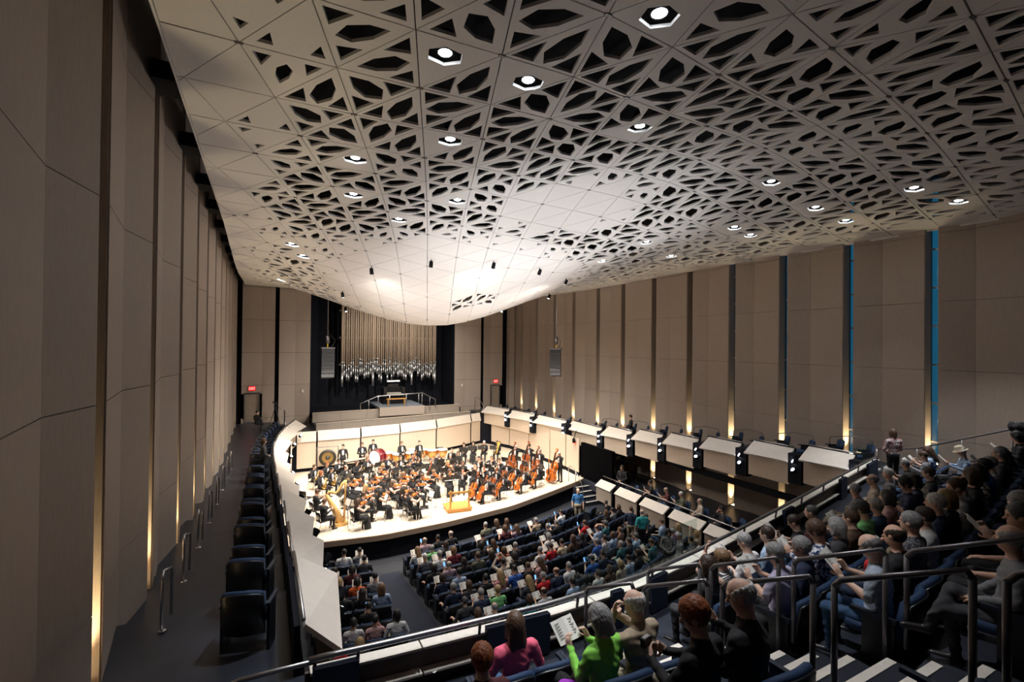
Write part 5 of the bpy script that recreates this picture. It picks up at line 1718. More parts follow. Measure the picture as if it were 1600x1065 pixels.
# harp between the two harpists
hx, hy = pos[1][0] + 0.62, pos[1][1] + 0.35
hp = thing('harp', 'golden maple concert harp beside the two harpists', 'harp', (hx, hy, 1.0), 0.15)
part('soundbox', MB().tube([(0.16, 0, 0.14), (-0.15, 0, 0.80), (-0.47, 0, 1.46)], [0.19, 0.13, 0.07], 8), harp_gold, hp, True)
part('neck', MB().tube([(-0.46, 0, 1.40), (-0.36, 0, 1.55), (-0.22, 0, 1.52), (-0.08, 0, 1.44), (0.05, 0, 1.55), (0.20, 0, 1.80), (0.33, 0, 1.92)], [0.05, 0.065, 0.06, 0.05, 0.055, 0.06, 0.055], 10), harp_gold, hp, True)
part('pillar', MB().tube([(0.34, 0, 1.95), (0.33, 0, 1.6), (0.30, 0, 0.2)], [0.06, 0.042, 0.05], 12), harp_gold, hp, True)
part('base', MB().prism([(-0.12, -0.22), (0.42, -0.16), (0.42, 0.16), (-0.12, 0.22)], 0.0, 0.16), harp_gold, hp)
for k in range(20):
    s = 0.06 + 0.88 * k / 19
    part('string', MB().tube([(lerp(0.16, -0.47, s), 0, lerp(0.20, 1.46, s)), (lerp(0.27, -0.42, s), 0, interp(s, [0, .2, .45, .7, 1], [1.86, 1.62, 1.44, 1.5, 1.5]))], 0.003, 4), paper, hp)

# conductor's podium and stand
pd = thing('conductor_podium', 'orange wooden conductor podium with an upright rail', 'podium', (POD[0] + 0.05, POD[1] - 0.25, 1.0), -0.12)
part('platform', MB().box(-0.62, 0.62, -0.5, 0.5, 0.13, 0.20), podium_wood, pd)
part('skirt', MB().box(-0.58, 0.58, -0.46, 0.46, 0.0, 0.13), podium_wood, pd)
for x in (-0.45, 0.45):
    part('post', MB().box(x - 0.035, x + 0.035, -0.48, -0.41, 0.20, 1.05), podium_wood, pd)
part('crossbar', MB().box(-0.55, 0.55, -0.48, -0.41, 0.90, 0.98), podium_wood, pd)
cs = thing('conductor_stand', 'wide black conductor desk with an open white score', 'music stand', (POD[0] + 0.1, POD[1] + 0.65, 1.0), 3.05)
part('desk', MB().loft([[(x, -0.22, 1.10), (x, -0.20, 1.09), (x, 0.24, 1.20), (x, 0.24, 1.215)] for x in (-0.45, 0.45)]), ebony, cs)
part('score', MB().loft([[(x, -0.20, 1.118), (x, -0.20, 1.122), (x, 0.20, 1.223), (x, 0.20, 1.219)] for x in (-0.36, 0.36)]), paper, cs)
part('pole', MB().tube([(0, 0, 0.03), (0, 0, 1.13)], 0.022, 8), dark_steel, cs, True)
part('base', MB().lathe([(0.25, 0), (0.25, 0.02), (0.03, 0.04)], 16), dark_steel, cs, True)

# percussion
for n, (u, v, r_) in enumerate(((607, 706, .36), (622, 708, .38), (640, 706, .34), (646, 701, .38), (661, 701, .33), (675, 702, .36), (691, 701, .36))):
    q = at(u, v, 1.85)
    t = thing('timpani', 'copper kettledrum with white head, %s from the left in the back row' % ORD[n], 'timpani', (q[0], q[1], 1.0), 0, 'timpani')
    part('bowl', MB().lathe([(0.05, 0.26), (r_ * 0.6, 0.32), (r_ * 0.9, 0.50), (r_, 0.72), (r_, 0.82)], 20), copper, t, True)
    part('head', MB().lathe([(r_ * 0.99, 0.82), (r_ * 0.99, 0.845), (0, 0.85)], 20), drum_head, t, True)
    part('hoop', MB().lathe([(r_ * 1.0, 0.79), (r_ * 1.05, 0.79), (r_ * 1.05, 0.84), (r_ * 1.0, 0.84)], 20), silver, t, True)
    for k in range(3):
        a = k * 2.09 + 0.5
        part('leg', MB().tube([(r_ * 0.95 * math.cos(a), r_ * 0.95 * math.sin(a), 0.6), (r_ * 0.8 * math.cos(a), r_ * 0.8 * math.sin(a), 0.0)], 0.018, 6), dark_steel, t, True)
q = at(590, 713, 2.0)
t = thing('bass_drum', 'dark red concert bass drum tilted on its stand', 'bass drum', (q[0], q[1], 1.0), -0.95)
Tm = Matrix.Translation((0, 0, 0.98)) @ Matrix.Rotation(0.25, 4, 'Y') @ Matrix.Rotation(1.571, 4, 'X')
part('shell', MB().lathe([(0.44, -0.24), (0.45, -0.24), (0.45, 0.24), (0.44, 0.24)], 28, 0, Tm), drum_red, t, True)
for z in (-0.25, 0.25):
    part('head', MB().lathe([(0.445, z - 0.01), (0.445, z + 0.01)], 28, 0, Tm), drum_head, t)
    part('hoop', MB().lathe([(0.45, z - 0.03), (0.48, z - 0.03), (0.48, z + 0.03), (0.45, z + 0.03)], 28, 0, Tm, False), drum_red, t, True)
for k in range(8):
    a = k * 0.785
    part('tension_rod', MB().tube([tuple(Tm @ Vector((0.47 * math.cos(a), 0.47 * math.sin(a), -0.25))), tuple(Tm @ Vector((0.47 * math.cos(a), 0.47 * math.sin(a), 0.25)))], 0.009, 5), silver, t)
for x in (-0.35, 0.35):
    part('stand_leg', MB().tube([(x, -0.25, 0.0), (x, 0, 0.66), (x, 0.25, 0.0)], 0.02, 6), dark_steel, t)
part('stand_bar', MB().tube([(-0.4, 0, 0.55), (0.4, 0, 0.55)], 0.02, 6), dark_steel, t)
q = at(510, 713, 1.80)
t = thing('gong', 'large bronze gong with dark rim hanging in a square frame', 'gong', (q[0], min(q[1], 31.3), 1.0), -0.15)
Tg = Matrix.Translation((0, 0, 0.88)) @ Matrix.Rotation(1.571, 4, 'X')
gong_gold = mat('gong_bronze', (0.34, 0.22, 0.075), 0.35, 0.7, noise=0.2, scale=8)
gong_dark = mat('gong_patina', (0.05, 0.045, 0.035), 0.5, 0.5)
part('disc', MB().lathe([(0.34, -0.02), (0.34, 0.02)], 32, 0, Tg), gong_gold, t)
part('dark_rim', MB().lathe([(0.33, -0.024), (0.50, -0.03), (0.51, 0.04), (0.33, 0.024)], 32, 0, Tg, False), gong_dark, t, True)
part('boss', MB().lathe([(0.14, 0.022), (0.12, 0.045), (0.0, 0.05)], 20, 0, Tg), gong_dark, t, True)
for x in (-0.62, 0.62):
    part('frame_post', MB().tube([(x, 0, 0.02), (x, 0, 1.55)], 0.02, 8), dark_steel, t)
    part('frame_foot', MB().tube([(x, -0.3, 0.02), (x, 0.3, 0.02)], 0.02, 8), dark_steel, t)
part('frame_top', MB().tube([(-0.64, 0, 1.55), (0.64, 0, 1.55)], 0.02, 8), dark_steel, t)
for x in (-0.2, 0.2):
    part('cord', MB().tube([(x, 0, 1.55), (x, 0, 1.32)], 0.006, 4), paper, t)
q = at(555, 717, 1.9)
t = thing('xylophone', 'keyboard percussion with pale bars beside the bass drum', 'xylophone', (q[0], q[1], 1.0), 0.25)
for k in range(22):
    part('bar', MB().box(-0.65 + k * 0.06, -0.605 + k * 0.06, -0.22 + k * 0.004, 0.22 - k * 0.004, 0.86, 0.885), mat('bar_pale', (0.62, 0.5, 0.4), 0.4), t)
part('rail', MB().box(-0.7, 0.7, -0.20, -0.16, 0.80, 0.86).box(-0.7, 0.7, 0.16, 0.20, 0.80, 0.86), ebony, t)
for x in (-0.62, 0.62):
    for y in (-0.18, 0.18):
        part('leg', MB().tube([(x, y, 0), (x, y, 0.8)], 0.018, 6), dark_steel, t)
for n, (u, v, lab) in enumerate(((541, 716, 'beside the gong'), (528, 722, 'behind the horns'))):
    q = at(u, v, 1.85)
    t = thing('snare_drum', 'small silver drum on a stand %s' % lab, 'drum', (q[0], q[1], 1.0))
    part('shell', MB().lathe([(0.18, 0.66), (0.18, 0.80)], 18), silver, t, True)
    part('head', MB().lathe([(0.18, 0.80), (0.18, 0.81)], 18), drum_head, t)
    for k in range(3):
        a = k * 2.09
        part('leg', MB().tube([(0.05 * math.cos(a), 0.05 * math.sin(a), 0.66), (0.22 * math.cos(a), 0.22 * math.sin(a), 0)], 0.012, 5), dark_steel, t)
for n, (u, v, ht, hc_, who) in enumerate(((536, 697, 'short', 'black', 'beside the gong'), (566, 694, 'short', 'brown', 'left of the bass drum'), (583, 688, 'short', 'black', 'behind the bass drum'),
                                          (628, 692, 'short', 'light brown', 'behind the first kettledrums'), (655, 691, 'crop', 'dark brown', 'in the middle of the kettledrums'))):
    q = at(u, v, 2.66)
    y = min(q[1], 31.2 + 0.1 * max(0, q[0] - 6))
    person('stand_clasp' if n % 2 else 'stand_jacket', (q[0] * y / q[1], y, 1.0), 3.05 + 0.1 * n, '%s haired percussionist in tuxedo standing %s' % (hc_, who), hr=(ht, hc_), skin=1, group='orchestra musicians')
q = at(858, 745, 1.35)
t = inst(CELLO_K, 'cello', 'bright cello standing by itself left of the rightmost bass player', 'cello', (q[0], q[1], 1.08), 2.2, 'cellos')
for n, (u, v) in enumerate(((675, 697), (493, 741), (478, 775), (660, 790), (543, 790))):
    q = at(u, v, 1.55)
    inst(O_CHAIR, 'orchestra_chair', unique('empty black orchestra chair %s' % ('behind the kettledrums', 'beside the horns', 'at the stage left edge', 'near the podium front', 'at the front left violins')[n]), 'chair',
         (q[0], min(q[1], 31.5), 1.0), rng.uniform(-.6, .6) - (n > 1) * 1.0, 'orchestra chairs')

# ================================================================ the audience on the main floor
def px(P):
    d = np.array([P[0], P[1], P[2] - H])
    w = d @ _f
    return 800 + F_PX * (d @ _r) / w, 532.5 - F_PX * (d @ _u) / w


RAILPX = sorted(px((x, rail_y(x), BF + 0.65)) for x in np.linspace(0.48, 17.7, 60))


def above_rail(u, v, m=12):
    return v < interp(u, [q[0] for q in RAILPX], [q[1] for q in RAILPX]) + m


def m_row(n, x):
    return interp(x, EX, EY) - 1.75 - 0.93 * n


def m_slope(x):
    return (interp(x + .5, EX, EY) - interp(x - .5, EX, EY))


M_LEFT = [3.28 - 0.55 * i for i in range(4)]           # counted from the aisle
M_RIGHT = [5.22 + 0.56 * i for i in range(19)]
taken = {}
# head pixel, top, hair style, hair colour, doing
MAIN = [
    (692, 823, 'black', 'bald', 'grey', 'r'), (757, 822, 'olive', 'crop', 'grey', 'r'), (770, 808, 'dark grey', 'long', 'brown', 'r'), (782, 806, 'brown', 'long', 'brown', 'r'), (842, 815, 'tan', 'short', 'grey', 'b'),
    (814, 826, 'mauve', 'long', 'brown', 'p'), (799, 829, 'maroon', 'bob', 'brown', 'b'), (882, 818, 'black', 'short', 'grey', 'p'), (864, 818, 'dark grey', 'short', 'grey', 'r'), (846, 833, 'white', 'bob', 'grey', 'b'),
    (875, 795, 'white', 'crop', 'dark brown', 'p'), (654, 845, 'mauve', 'bald', 'grey', 'p'), (673, 845, 'black', 'short', 'black', 'r'), (687, 844, 'dark grey', 'bob', 'dark brown', 'r'), (661, 858, 'white', 'long', 'light brown', 'b'),
    (681, 858, 'green', 'short', 'grey', 'r'), (752, 842, 'black', 'short', 'dark brown', 'b'), (740, 851, 'dark grey', 'bob', 'black', 'r'), (776, 848, 'tan', 'long', 'brown', 'p'), (796, 848, 'black', 'short', 'grey', 'b'),
    (760, 858, 'navy', 'long', 'dark brown', 'r'), (850, 853, 'red', 'short', 'dark brown', 'b'), (878, 851, 'yellow and white striped', 'short', 'dark brown', 'b'), (897, 849, 'brown', 'long', 'brown', 'r'),
    (656, 880, 'dark plaid', 'crop', 'white', 'b'), (673, 875, 'white', 'wave', 'grey', 'b'), (700, 872, 'dark red', 'bob', 'light brown', 'b'), (712, 882, 'mauve', 'bald', 'grey', 'p'), (729, 881, 'black', 'bob', 'dark brown', 'r'),
    (764, 867, 'olive', 'short', 'brown', 'r'), (785, 866, 'rust', 'bob', 'brown', 'p'), (803, 866, 'black', 'bob', 'black', 'b'), (834, 874, 'pale pink', 'long', 'brown', 'b'), (853, 862, 'white', 'short', 'grey', 'r'),
    (777, 881, 'beige', 'short', 'black', 'u'), (865, 883, 'navy', 'bald', 'brown', 'r'), (669, 890, 'black', 'bob', 'black', 'r'), (690, 890, 'navy', 'bob', 'dark brown', 'b'), (732, 903, 'dark grey', 'bob', 'brown', 'b'),
    (756, 900, 'black', 'short', 'black', 'r'), (769, 911, 'pink flowered', 'long', 'blond', 'b'), (784, 909, 'blue', 'short', 'black', 'b'), (812, 902, 'dark grey', 'long', 'blond', 'b'), (861, 905, 'red', 'crop', 'grey', 'p'),
    (838, 892, 'black', 'short', 'brown', 'b'), (685, 913, 'light blue', 'short', 'black', 'r'), (701, 928, 'navy', 'short', 'grey', 'r'), (720, 927, 'dark grey', 'short', 'dark grey', 'r'), (745, 920, 'navy', 'short', 'grey', 'b'),
    (796, 929, 'green', 'wave', 'blond', 'b'), (819, 924, 'teal', 'bob', 'brown', 'r'), (745, 942, 'olive', 'bob', 'brown', 'r'), (715, 950, 'mauve', 'bald', 'grey', 'b'), (835, 937, 'light grey', 'bald', 'dark brown', 'b'),
    (892, 909, 'light blue', 'short', 'black', 'r'), (898, 892, 'white', 'short', 'grey', 'r'), (909, 809, 'red', 'short', 'brown', 'p'), (920, 822, 'light blue', 'bald', 'brown', 'b'), (933, 817, 'dark teal', 'wave', 'dark grey', 'r'),
    (942, 833, 'light grey', 'short', 'dark brown', 'r'), (953, 831, 'light blue', 'bob', 'brown', 'r'), (940, 847, 'blue', 'short', 'grey', 'r'), (965, 843, 'dark teal', 'short', 'grey', 'r'), (1000, 845, 'light blue', 'short', 'dark grey', 'r'),
    (908, 843, 'black', 'bob', 'dark brown', 'r'), (974, 828, 'brown', 'short', 'light brown', 'r'), (986, 851, 'dark grey', 'short', 'dark grey', 'r'), (1031, 857, 'dark teal', 'short', 'brown', 'b'), (1006, 869, 'black', 'long', 'dark brown', 'r'),
    (996, 873, 'light blue', 'short', 'dark brown', 'b'), (1103, 843, 'yellow', 'bald', 'dark brown', 'b'), (1046, 817, 'light blue', 'short', 'brown', 'r'), (1060, 816, 'lavender', 'long', 'blond', 'r'), (1070, 809, 'purple', 'short', 'grey', 'r'),
    (1084, 805, 'tan', 'bob', 'blond', 'u'), (1090, 822, 'dark plaid', 'short', 'dark brown', 'r'), (1103, 815, 'black', 'short', 'black', 'r'), (1141, 819, 'white', 'bob', 'black', 'r'), (964, 771, 'black', 'short', 'black', 'c'),
    (987, 774, 'black', 'bob', 'brown', 'r'), (1003, 781, 'dark grey', 'short', 'black', 'r'), (1017, 800, 'black', 'short', 'dark brown', 'r'), (1028, 796, 'dark grey', 'bob', 'black', 'r'), (959, 790, 'grey', 'short', 'black', 'p'),
    (973, 782, 'black', 'long', 'brown', 'r'), (923, 895, 'white', 'short', 'dark brown', 'r'), (914, 873, 'blue', 'short', 'dark brown', 'p'), (950, 901, 'brown', 'bob', 'brown', 'r'), (965, 894, 'beige', 'bob', 'blond', 'r'),
    (960, 880, 'navy', 'short', 'black', 'b'), (909, 909, 'dark grey', 'bob', 'black', 'r'),
    (547, 846, 'grey', 'crop', 'black', 'b'), (510, 868, 'black', 'short', 'black', 'r'), (556, 865, 'white', 'short', 'black', 'r'), (570, 881, 'dark grey', 'short', 'black', 'b'), (542, 887, 'maroon', 'bob', 'black', 'b'),
    (498, 896, 'light blue', 'short', 'grey', 'r'), (523, 902, 'navy', 'short', 'dark brown', 'b'), (549, 902, 'orange', 'bob', 'black', 'b'), (572, 900, 'grey', 'short', 'black', 'b'), (495, 918, 'light blue', 'short', 'brown', 'b'),
    (524, 921, 'black', 'bob', 'blond', 'b'), (560, 921, 'black', 'long', 'black', 'b'), (579, 916, 'light blue', 'long', 'light brown', 'r'), (501, 931, 'dark grey', 'bob', 'brown', 'b'), (527, 940, 'black', 'short', 'black', 'r'),
    (564, 937, 'black', 'short', 'black', 'p'), (607, 954, 'white', 'bob', 'black', 'r'), (521, 957, 'grey', 'bob', 'dark brown', 'r'), (571, 966, 'pale pink', 'short', 'black', 'r'), (554, 989, 'black', 'long', 'blond', 'r'),
    (582, 979, 'white', 'pony', 'black', 'r'), (524, 1008, 'red', 'short', 'dark brown', 'r')]
arng = random.Random(21)
POSE = {'r': ('sit_rest', 'sit_arm', 'sit_rest', 'sit_chin'), 'b': ('sit_read', 'sit_read_s'), 'p': ('sit_phone',), 'u': ('sit_up2',), 'c': ('sit_cross',)}
DO = {'r': '', 'b': 'reading', 'p': 'holding a phone', 'u': 'with both arms raised', 'c': 'with crossed legs'}


def hair_words(ht, hc_):
    return {'bald': 'balding', 'long': 'long %s haired' % hc_, 'wave': 'curly %s haired' % hc_, 'pony': '%s ponytailed' % hc_, 'none': 'bald'}.get(ht, '%s haired' % hc_)


def short_label(parts):
    """join the phrases, dropping the least telling one (second) if the label grows past sixteen words"""
    t = ', '.join(p for p in parts if p)
    if len(t.replace('-', ' ').split()) > 16:
        t = ', '.join(p for i, p in enumerate(parts) if i != 1 and p).replace(' main floor row', ' floor row')
    return t


def seat_person(loc, rz, where, top, ht, hc_, do, group, legs=None, pose=None, scale=None):
    pose = pose or arng.choice(POSE[do])
    person(pose, (loc[0], loc[1], loc[2] - 0.04), rz, short_label(['%s person in %s' % (hair_words(ht, hc_), top), DO[do], where]), top, legs or arng.choice(('black', 'navy', 'dark grey', 'khaki', 'denim blue')), (ht, hc_), arng.choice((0, 1, 1, 0)),
           group, scale or arng.uniform(0.95, 1.03))
    if do == 'b':
        held(BOOK, 'programme', 'open white programme held in the ' + where, 'booklet', loc, rz, (0, 0.40, 0.96), 0.75, 'programmes')
    elif do == 'p':
        held(PHONE_K, 'phone', 'lit phone held in the ' + where, 'phone', loc, rz, (-0.03, 0.36, 1.03), 0.35, 'phones')


for (u, v, top, ht, hc_, do) in MAIN:
    best = None
    for n in range(0, 15):
        for _ in range(2):
            yy = m_row(n, 8)
        q = None
        z = 1.2
        for _ in range(3):
            q = at(u, v, z + 1.18)
            z = main_floor(m_row(n, q[0]))
        e = abs(q[1] - m_row(n, q[0]))
        if best is None or e < best[0]:
            best = (e, n, q[0])
    e, n, x = best
    seats = [(s, 'L', i) for i, s in enumerate(M_LEFT)] + [(s, 'R', i) for i, s in enumerate(M_RIGHT)]
    side = 'L' if u < 640 else 'R'
    opts = sorted([(abs(s - x) + 0.95 * abs(dn), s, b, i, n + dn) for s, b, i in seats if b == side for dn in (0, 1, -1) if n + dn >= 0 and (n + dn, b, i) not in taken])
    _, sx, b, i, n = opts[0]
    taken[(n, b, i)] = 1
    y = m_row(n, sx)
    loc = (sx, y, main_floor(y))
    where = '%s main floor row, %s %s of aisle' % (ORD[n], ORD[i], 'left' if b == 'L' else 'right')
    seat_person(loc, math.atan(m_slope(sx)), where, top, ht, hc_, do, 'main floor audience')

# standing people
for (u, v, top, legs, ht, hc_, rz, pose, lab) in (
        (903, 767, 'polo blue', 'khaki', 'bald', 'grey', 2.6, 'stand_down', 'balding man in blue polo shirt and khaki trousers standing by the stage steps'),
        (1003, 801, 'teal', 'black', 'bald', 'grey', -0.3, 'stand_down', 'balding man in turquoise shirt and black trousers standing among the seats'),
        (986, 796, 'navy', 'khaki', 'short', 'brown', -0.9, 'stand_down', 'brown haired man in navy shirt standing beside the man in turquoise'),
        (1044, 832, 'grey patterned', 'dark grey', 'bob', 'black', 2.6, 'stand_clasp', 'dark haired woman in grey top standing and facing the balcony'),
        (1062, 839, 'grey', 'grey', 'crop', 'grey', 0.9, 'stand_down', 'man in grey suit standing beside the woman in the grey top')):
    z = 0.5
    for _ in range(4):
        q = at(u, v, z + 1.64)
        z = main_floor(q[1])
    person(pose, (q[0], q[1], z), rz, lab, top, legs, (ht, hc_), 1, 'standing main floor audience', 1.0, cloth(top))
    # the seats they stand in are left folded away
    for n in range(15):
        for b, S in (('L', M_LEFT), ('R', M_RIGHT)):
            for i, s in enumerate(S):
                if abs(s - q[0]) < 0.4 and abs(m_row(n, s) - q[1]) < 0.5 and (n, b, i) not in taken:
                    taken[(n, b, i)] = 2
for n in range(0, 14):
    for b, S in (('L', M_LEFT), ('R', M_RIGHT)):
        for i, sx in enumerate(S):
            if taken.get((n, b, i)) == 2:
                continue
            y = m_row(n, sx)
            z = main_floor(y)
            u, v = px((sx, y, z + 0.88))
            if not above_rail(u, v) or u < 485 or (b == 'R' and sx > 15.2 and y > 19.5):
                continue
            inst(SEAT, 'theatre_seat', unique('dark blue theatre seat, %s main floor row, %s %s of aisle' % (ORD[n], ORD[i], 'left' if b == 'L' else 'right')), 'seat', (sx, y, z), math.atan(m_slope(sx)), 'main floor seats')
m = MB()
for a, b in zip(np.linspace(7, 19.0, 13)[:-1], np.linspace(7, 19.0, 13)[1:]):
    m.add([(3.66, a, main_floor(a) + .012), (4.86, a, main_floor(a) + .012), (4.86, b, main_floor(b) + .012), (3.66, b, main_floor(b) + .012)], [(0, 1, 2, 3)])
struct('floor_aisle_carpet', m, carpet)

# ---------------------------------------------------------------- lower side box
for n, (u, v, top, ht, hc_, do) in enumerate(((994, 757, 'black', 'short', 'black', 'p'), (1035, 764, 'maroon', 'bald', 'grey', 'b'), (1060, 772, 'olive', 'crop', 'white', 'b'), (1089, 782, 'beige', 'bald', 'grey', 'r'), (1124, 794, 'dark grey', 'short', 'black', 'r'))):
    q = at(u, v, 2.24)
    loc = (min(max(q[0], 17.1), 18.6), q[1], 1.0)
    seat_person(loc, 0.95, 'lower side box, %s from the stage' % ORD[n], top, ht, hc_, do, 'side box audience')
    inst(SEAT, 'theatre_seat', unique('dark blue seat in the lower side box, %s occupied one from the stage' % ORD[n]), 'seat', loc, 0.95, 'side box seats')
for n, (u, v) in enumerate(((987, 762), (1010, 768), (1150, 815))):
    q = at(u, v, 1.75)
    inst(SEAT, 'theatre_seat', unique('empty blue seat in the lower side box, %s empty one from the stage' % ORD[n]), 'seat', (min(q[0], 19), q[1], 1.0), 0.95, 'side box seats')
q = at(972, 731, 2.64)
person('stand_clasp', (min(q[0], 19.5), q[1], 1.0), 1.9, 'dark haired person in black standing in the lower side box near the stage', 'black', 'black', ('short', 'black'), 2, 'side box audience', 1.0, cloth('black'))

# ---------------------------------------------------------------- galleries
n = 0
y = 7.4
while y < 33.5:
    x = interp(y, [0, 25, 30, 34], [-0.12, -0.12, 0.25, 1.0])
    inst(SEAT, 'theatre_seat', unique('dark theatre seat on the left gallery, %s from the balcony' % ORD[n]), 'seat', (x, y, gal_floor(y)), -0.30 if y < 24 else -0.8, 'left gallery seats')
    n += 1
    y += 1.06 if y < 22 else 0.85
n = 0
for a, b, z, _zf in GAL[1:-2] + GAL[-1:]:
    for y in ((a + 0.45, a + 1.45) if b < 30 else (22.9, 23.9, 24.8, 26.4, 27.4, 28.6, 30.4, 31.4, 32.3, 34.0, 35.1)):
        x = interp(y, [0, 23, 30, 36], [19.1, 19.1, 18.6, 17.6])
        inst(SEAT, 'theatre_seat', unique('dark blue theatre seat on the right gallery, %s from the balcony' % ORD[n]), 'seat', (x, y, gal_floor(y)), 0.75, 'right gallery seats')
        n += 1
q = at(978, 660, gal_floor(21) + 1.22)
person('sit_rest', (19.1, 21.25, gal_floor(21.25)), 0.9, 'man in black jacket sitting alone on the right gallery behind the rail', 'black', 'black', ('short', 'dark brown'), 0, 'gallery audience')
person('stand_clasp', (0.02, 20.9, gal_floor(20.9)), -1.45, 'brown haired woman in grey top photographing over the left gallery rail', 'dark grey', 'black', ('bob', 'brown'), 0, 'gallery audience', 0.92, cloth('dark grey'))
person('sit_cross', (-0.35, 35.3, gal_floor(35)), -0.8, 'person in black sitting at the far end of the left gallery', 'black', 'black', ('short', 'black'), 1, 'gallery audience')
t = thing('video_camera', 'black video camera on a tripod at the far end of the left gallery', 'camera', (0.75, 36.4, gal_floor(36)))
part('body', MB().box(-0.10, 0.10, -0.22, 0.20, 1.50, 1.74), ebony, t)
part('lens', MB().tube([(0, -0.2, 1.62), (0, -0.42, 1.60)], [0.06, 0.075], 12), ebony, t, True)
part('viewfinder', MB().box(-0.2, -0.10, -0.02, 0.14, 1.68, 1.78), ebony, t)
part('pan_bar', MB().tube([(0.05, 0.1, 1.45), (0.35, 0.5, 1.2)], 0.014, 6), ebony, t)
for k in range(3):
    a = 2.09 * k + 0.3
    part('leg', MB().tube([(0, 0, 1.48), (0.45 * math.sin(a), 0.45 * math.cos(a), 0)], 0.022, 6), ebony, t)
for n, (x, y, lab) in enumerate(((1.25, 33.9, 'left end of the choir gallery'), (16.0, 35.9, 'right end of the choir gallery'))):
    t = thing('gallery_gate_rail', 'slim steel stair rail at the ' + lab, 'railing', (x, y, 2.95))
    part('rail', MB().tube([(0, -0.6, 0.0), (0, -0.6, 1.0), (0, 0.4, 1.55), (0, 1.2, 1.55), (0, 1.2, 0.0)], 0.024, 8), steel, t, True)
    part('mid_rail', MB().tube([(0, -0.6, 0.55), (0, 0.4, 1.1), (0, 1.2, 1.1)], 0.014, 6), steel, t, True)

# ================================================================ the audience in the balcony
figure('near_shirt', arms=REST, sleeve='short', res=0.0095, fat=0.95)
figure('near_read', arms=READ, head=(0.35, -0.3, 0), lean=0.06, res=0.0095, fat=1.02)
figure('near_face', arms=[((-0.26, 0.24, 0.92), (-0.13, 0.24, 1.13), (0.25, -0.05, 0.9), (0.3, -0.8, 0.1), 0.9), ((0.26, 0.16, 0.84), (0.02, 0.30, 1.02), (-0.5, -0.1, 0.8), (-0.2, -0.8, 0.1), 0.9)], head=(0.25, -0.05, 0), lean=0.12, res=0.0095, fat=1.08)
figure('near_camera', arms=[((-0.28, 0.10, 0.80), (-0.16, 0.34, 0.84), (0.5, 0.4, 0.4), (0.6, -0.4, 0.2), 0.9), ((0.27, 0.08, 0.80), (0.05, 0.34, 0.82), (-0.5, 0.4, 0.4), (-0.6, -0.4, 0.2), 0.9)], head=(0.55, -0.3, 0), lean=0.08, res=0.0095, sleeve='long')
figure('near_book', arms=READ, head=(0.45, -0.32, 0), lean=0.05, res=0.0095, fat=1.12)
figure('near_raise', arms=RAISE, head=(-0.2, -0.05, 0), res=0.0105, sleeve='none')

B_TAKEN = {}


def b_seats(n):
    """seat x positions of a balcony row, right then left of the aisle"""
    out = []
    x = aisle_b(row_y(n, 5.3)) + 0.36
    i = 0
    while x < 17.2:
        out.append((x, 'R', i))
        x += 0.56 * math.cos(math.atan((rail_y(x + .5) - rail_y(x - .5))))
        i += 1
    x = aisle_a(row_y(n, 3.6)) - 0.62
    i = 0
    while x > 0.75:
        out.append((x, 'L', i))
        x -= 0.54
        i += 1
    return out


def b_place(u, v, force_row=None, hz=1.17):
    best = None
    for n in ([force_row] if force_row else range(1, 9)):
        q = at(u, v, row_z(n) + hz)
        e = abs(q[1] - row_y(n, q[0]))
        if best is None or e < best[0]:
            best = (e, n, q[0])
    e, n, x = best
    opts = sorted([(abs(s - x) + (1.2 * abs(dn)), s, b, i, n + dn) for dn in (0,) if n + dn >= 1 for s, b, i in b_seats(n + dn) if (n + dn, b, i) not in B_TAKEN])
    _, s, b, i, n = opts[0]
    B_TAKEN[(n, b, i)] = 1
    y = row_y(n, s)
    return (s, y, row_z(n)), math.atan(rail_y(s + .5) - rail_y(s - .5)), '%s balcony row, %s %s of aisle' % (ORD[n - 1], ORD[i], 'left' if b == 'L' else 'right')


def b_near(*a):
    l, r, w = b_place(*a)
    x = at(a[0], a[1], l[2] + 1.17)[0]
    x = min(max(x, l[0] - 0.2), l[0] + 0.2)
    return (x, row_y(round((l[2] - BF) / RISE) + 1, x), l[2] - 0.04), r, w


# the nearest figures, one by one
loc, rz, _w = b_near(790, 957, 1)
person('near_shirt', loc, rz, 'long brown haired woman in bright pink shirt in the balcony front row', 'pink', 'denim blue', ('long', 'brown'), 1, 'balcony audience', 0.97)
loc, rz, _w = b_near(950, 975, 2)
person('near_read', loc, rz + 0.25, 'grey haired woman in lime green jacket holding a white programme', 'lime green', 'black', ('bob', 'grey'), 1, 'balcony audience', 0.97)
held(BOOK, 'programme', 'white programme held by the woman in lime green', 'booklet', loc, rz + 0.25, (-0.05, 0.42, 0.96), 0.8, 'programmes')
loc, rz, _w = b_near(1016, 962, 2)
person('near_face', loc, rz + 0.2, 'balding man in tan jacket raising his hands to his face', 'tan', 'khaki', ('bald', 'white'), 1, 'balcony audience', 1.0)
loc, rz, _w = b_near(1096, 972, 3)
person('near_camera', loc, rz + 0.3, 'woman with curly ginger hair in black top holding a small camera', 'black', 'khaki', ('wave', 'red'), 1, 'balcony audience', 1.0)
t = thing('compact_camera', 'small black camera held by the woman with curly ginger hair', 'camera', (0, 0, 0))
part('body', MB().box(-0.055, 0.055, -0.02, 0.02, -0.035, 0.035), ebony, t)
part('lens', MB().lathe([(0.026, 0), (0.026, 0.03)], 14, 0, Matrix.Rotation(-1.571, 4, 'X')), dark_steel, t, True)
part('top_plate', MB().box(-0.045, 0.03, -0.016, 0.016, 0.035, 0.042), steel, t)
t.matrix_basis = Matrix.Translation(loc) @ Matrix.Rotation(rz + 0.3, 4, 'Z') @ Matrix.Translation((-0.05, 0.46, 0.88))
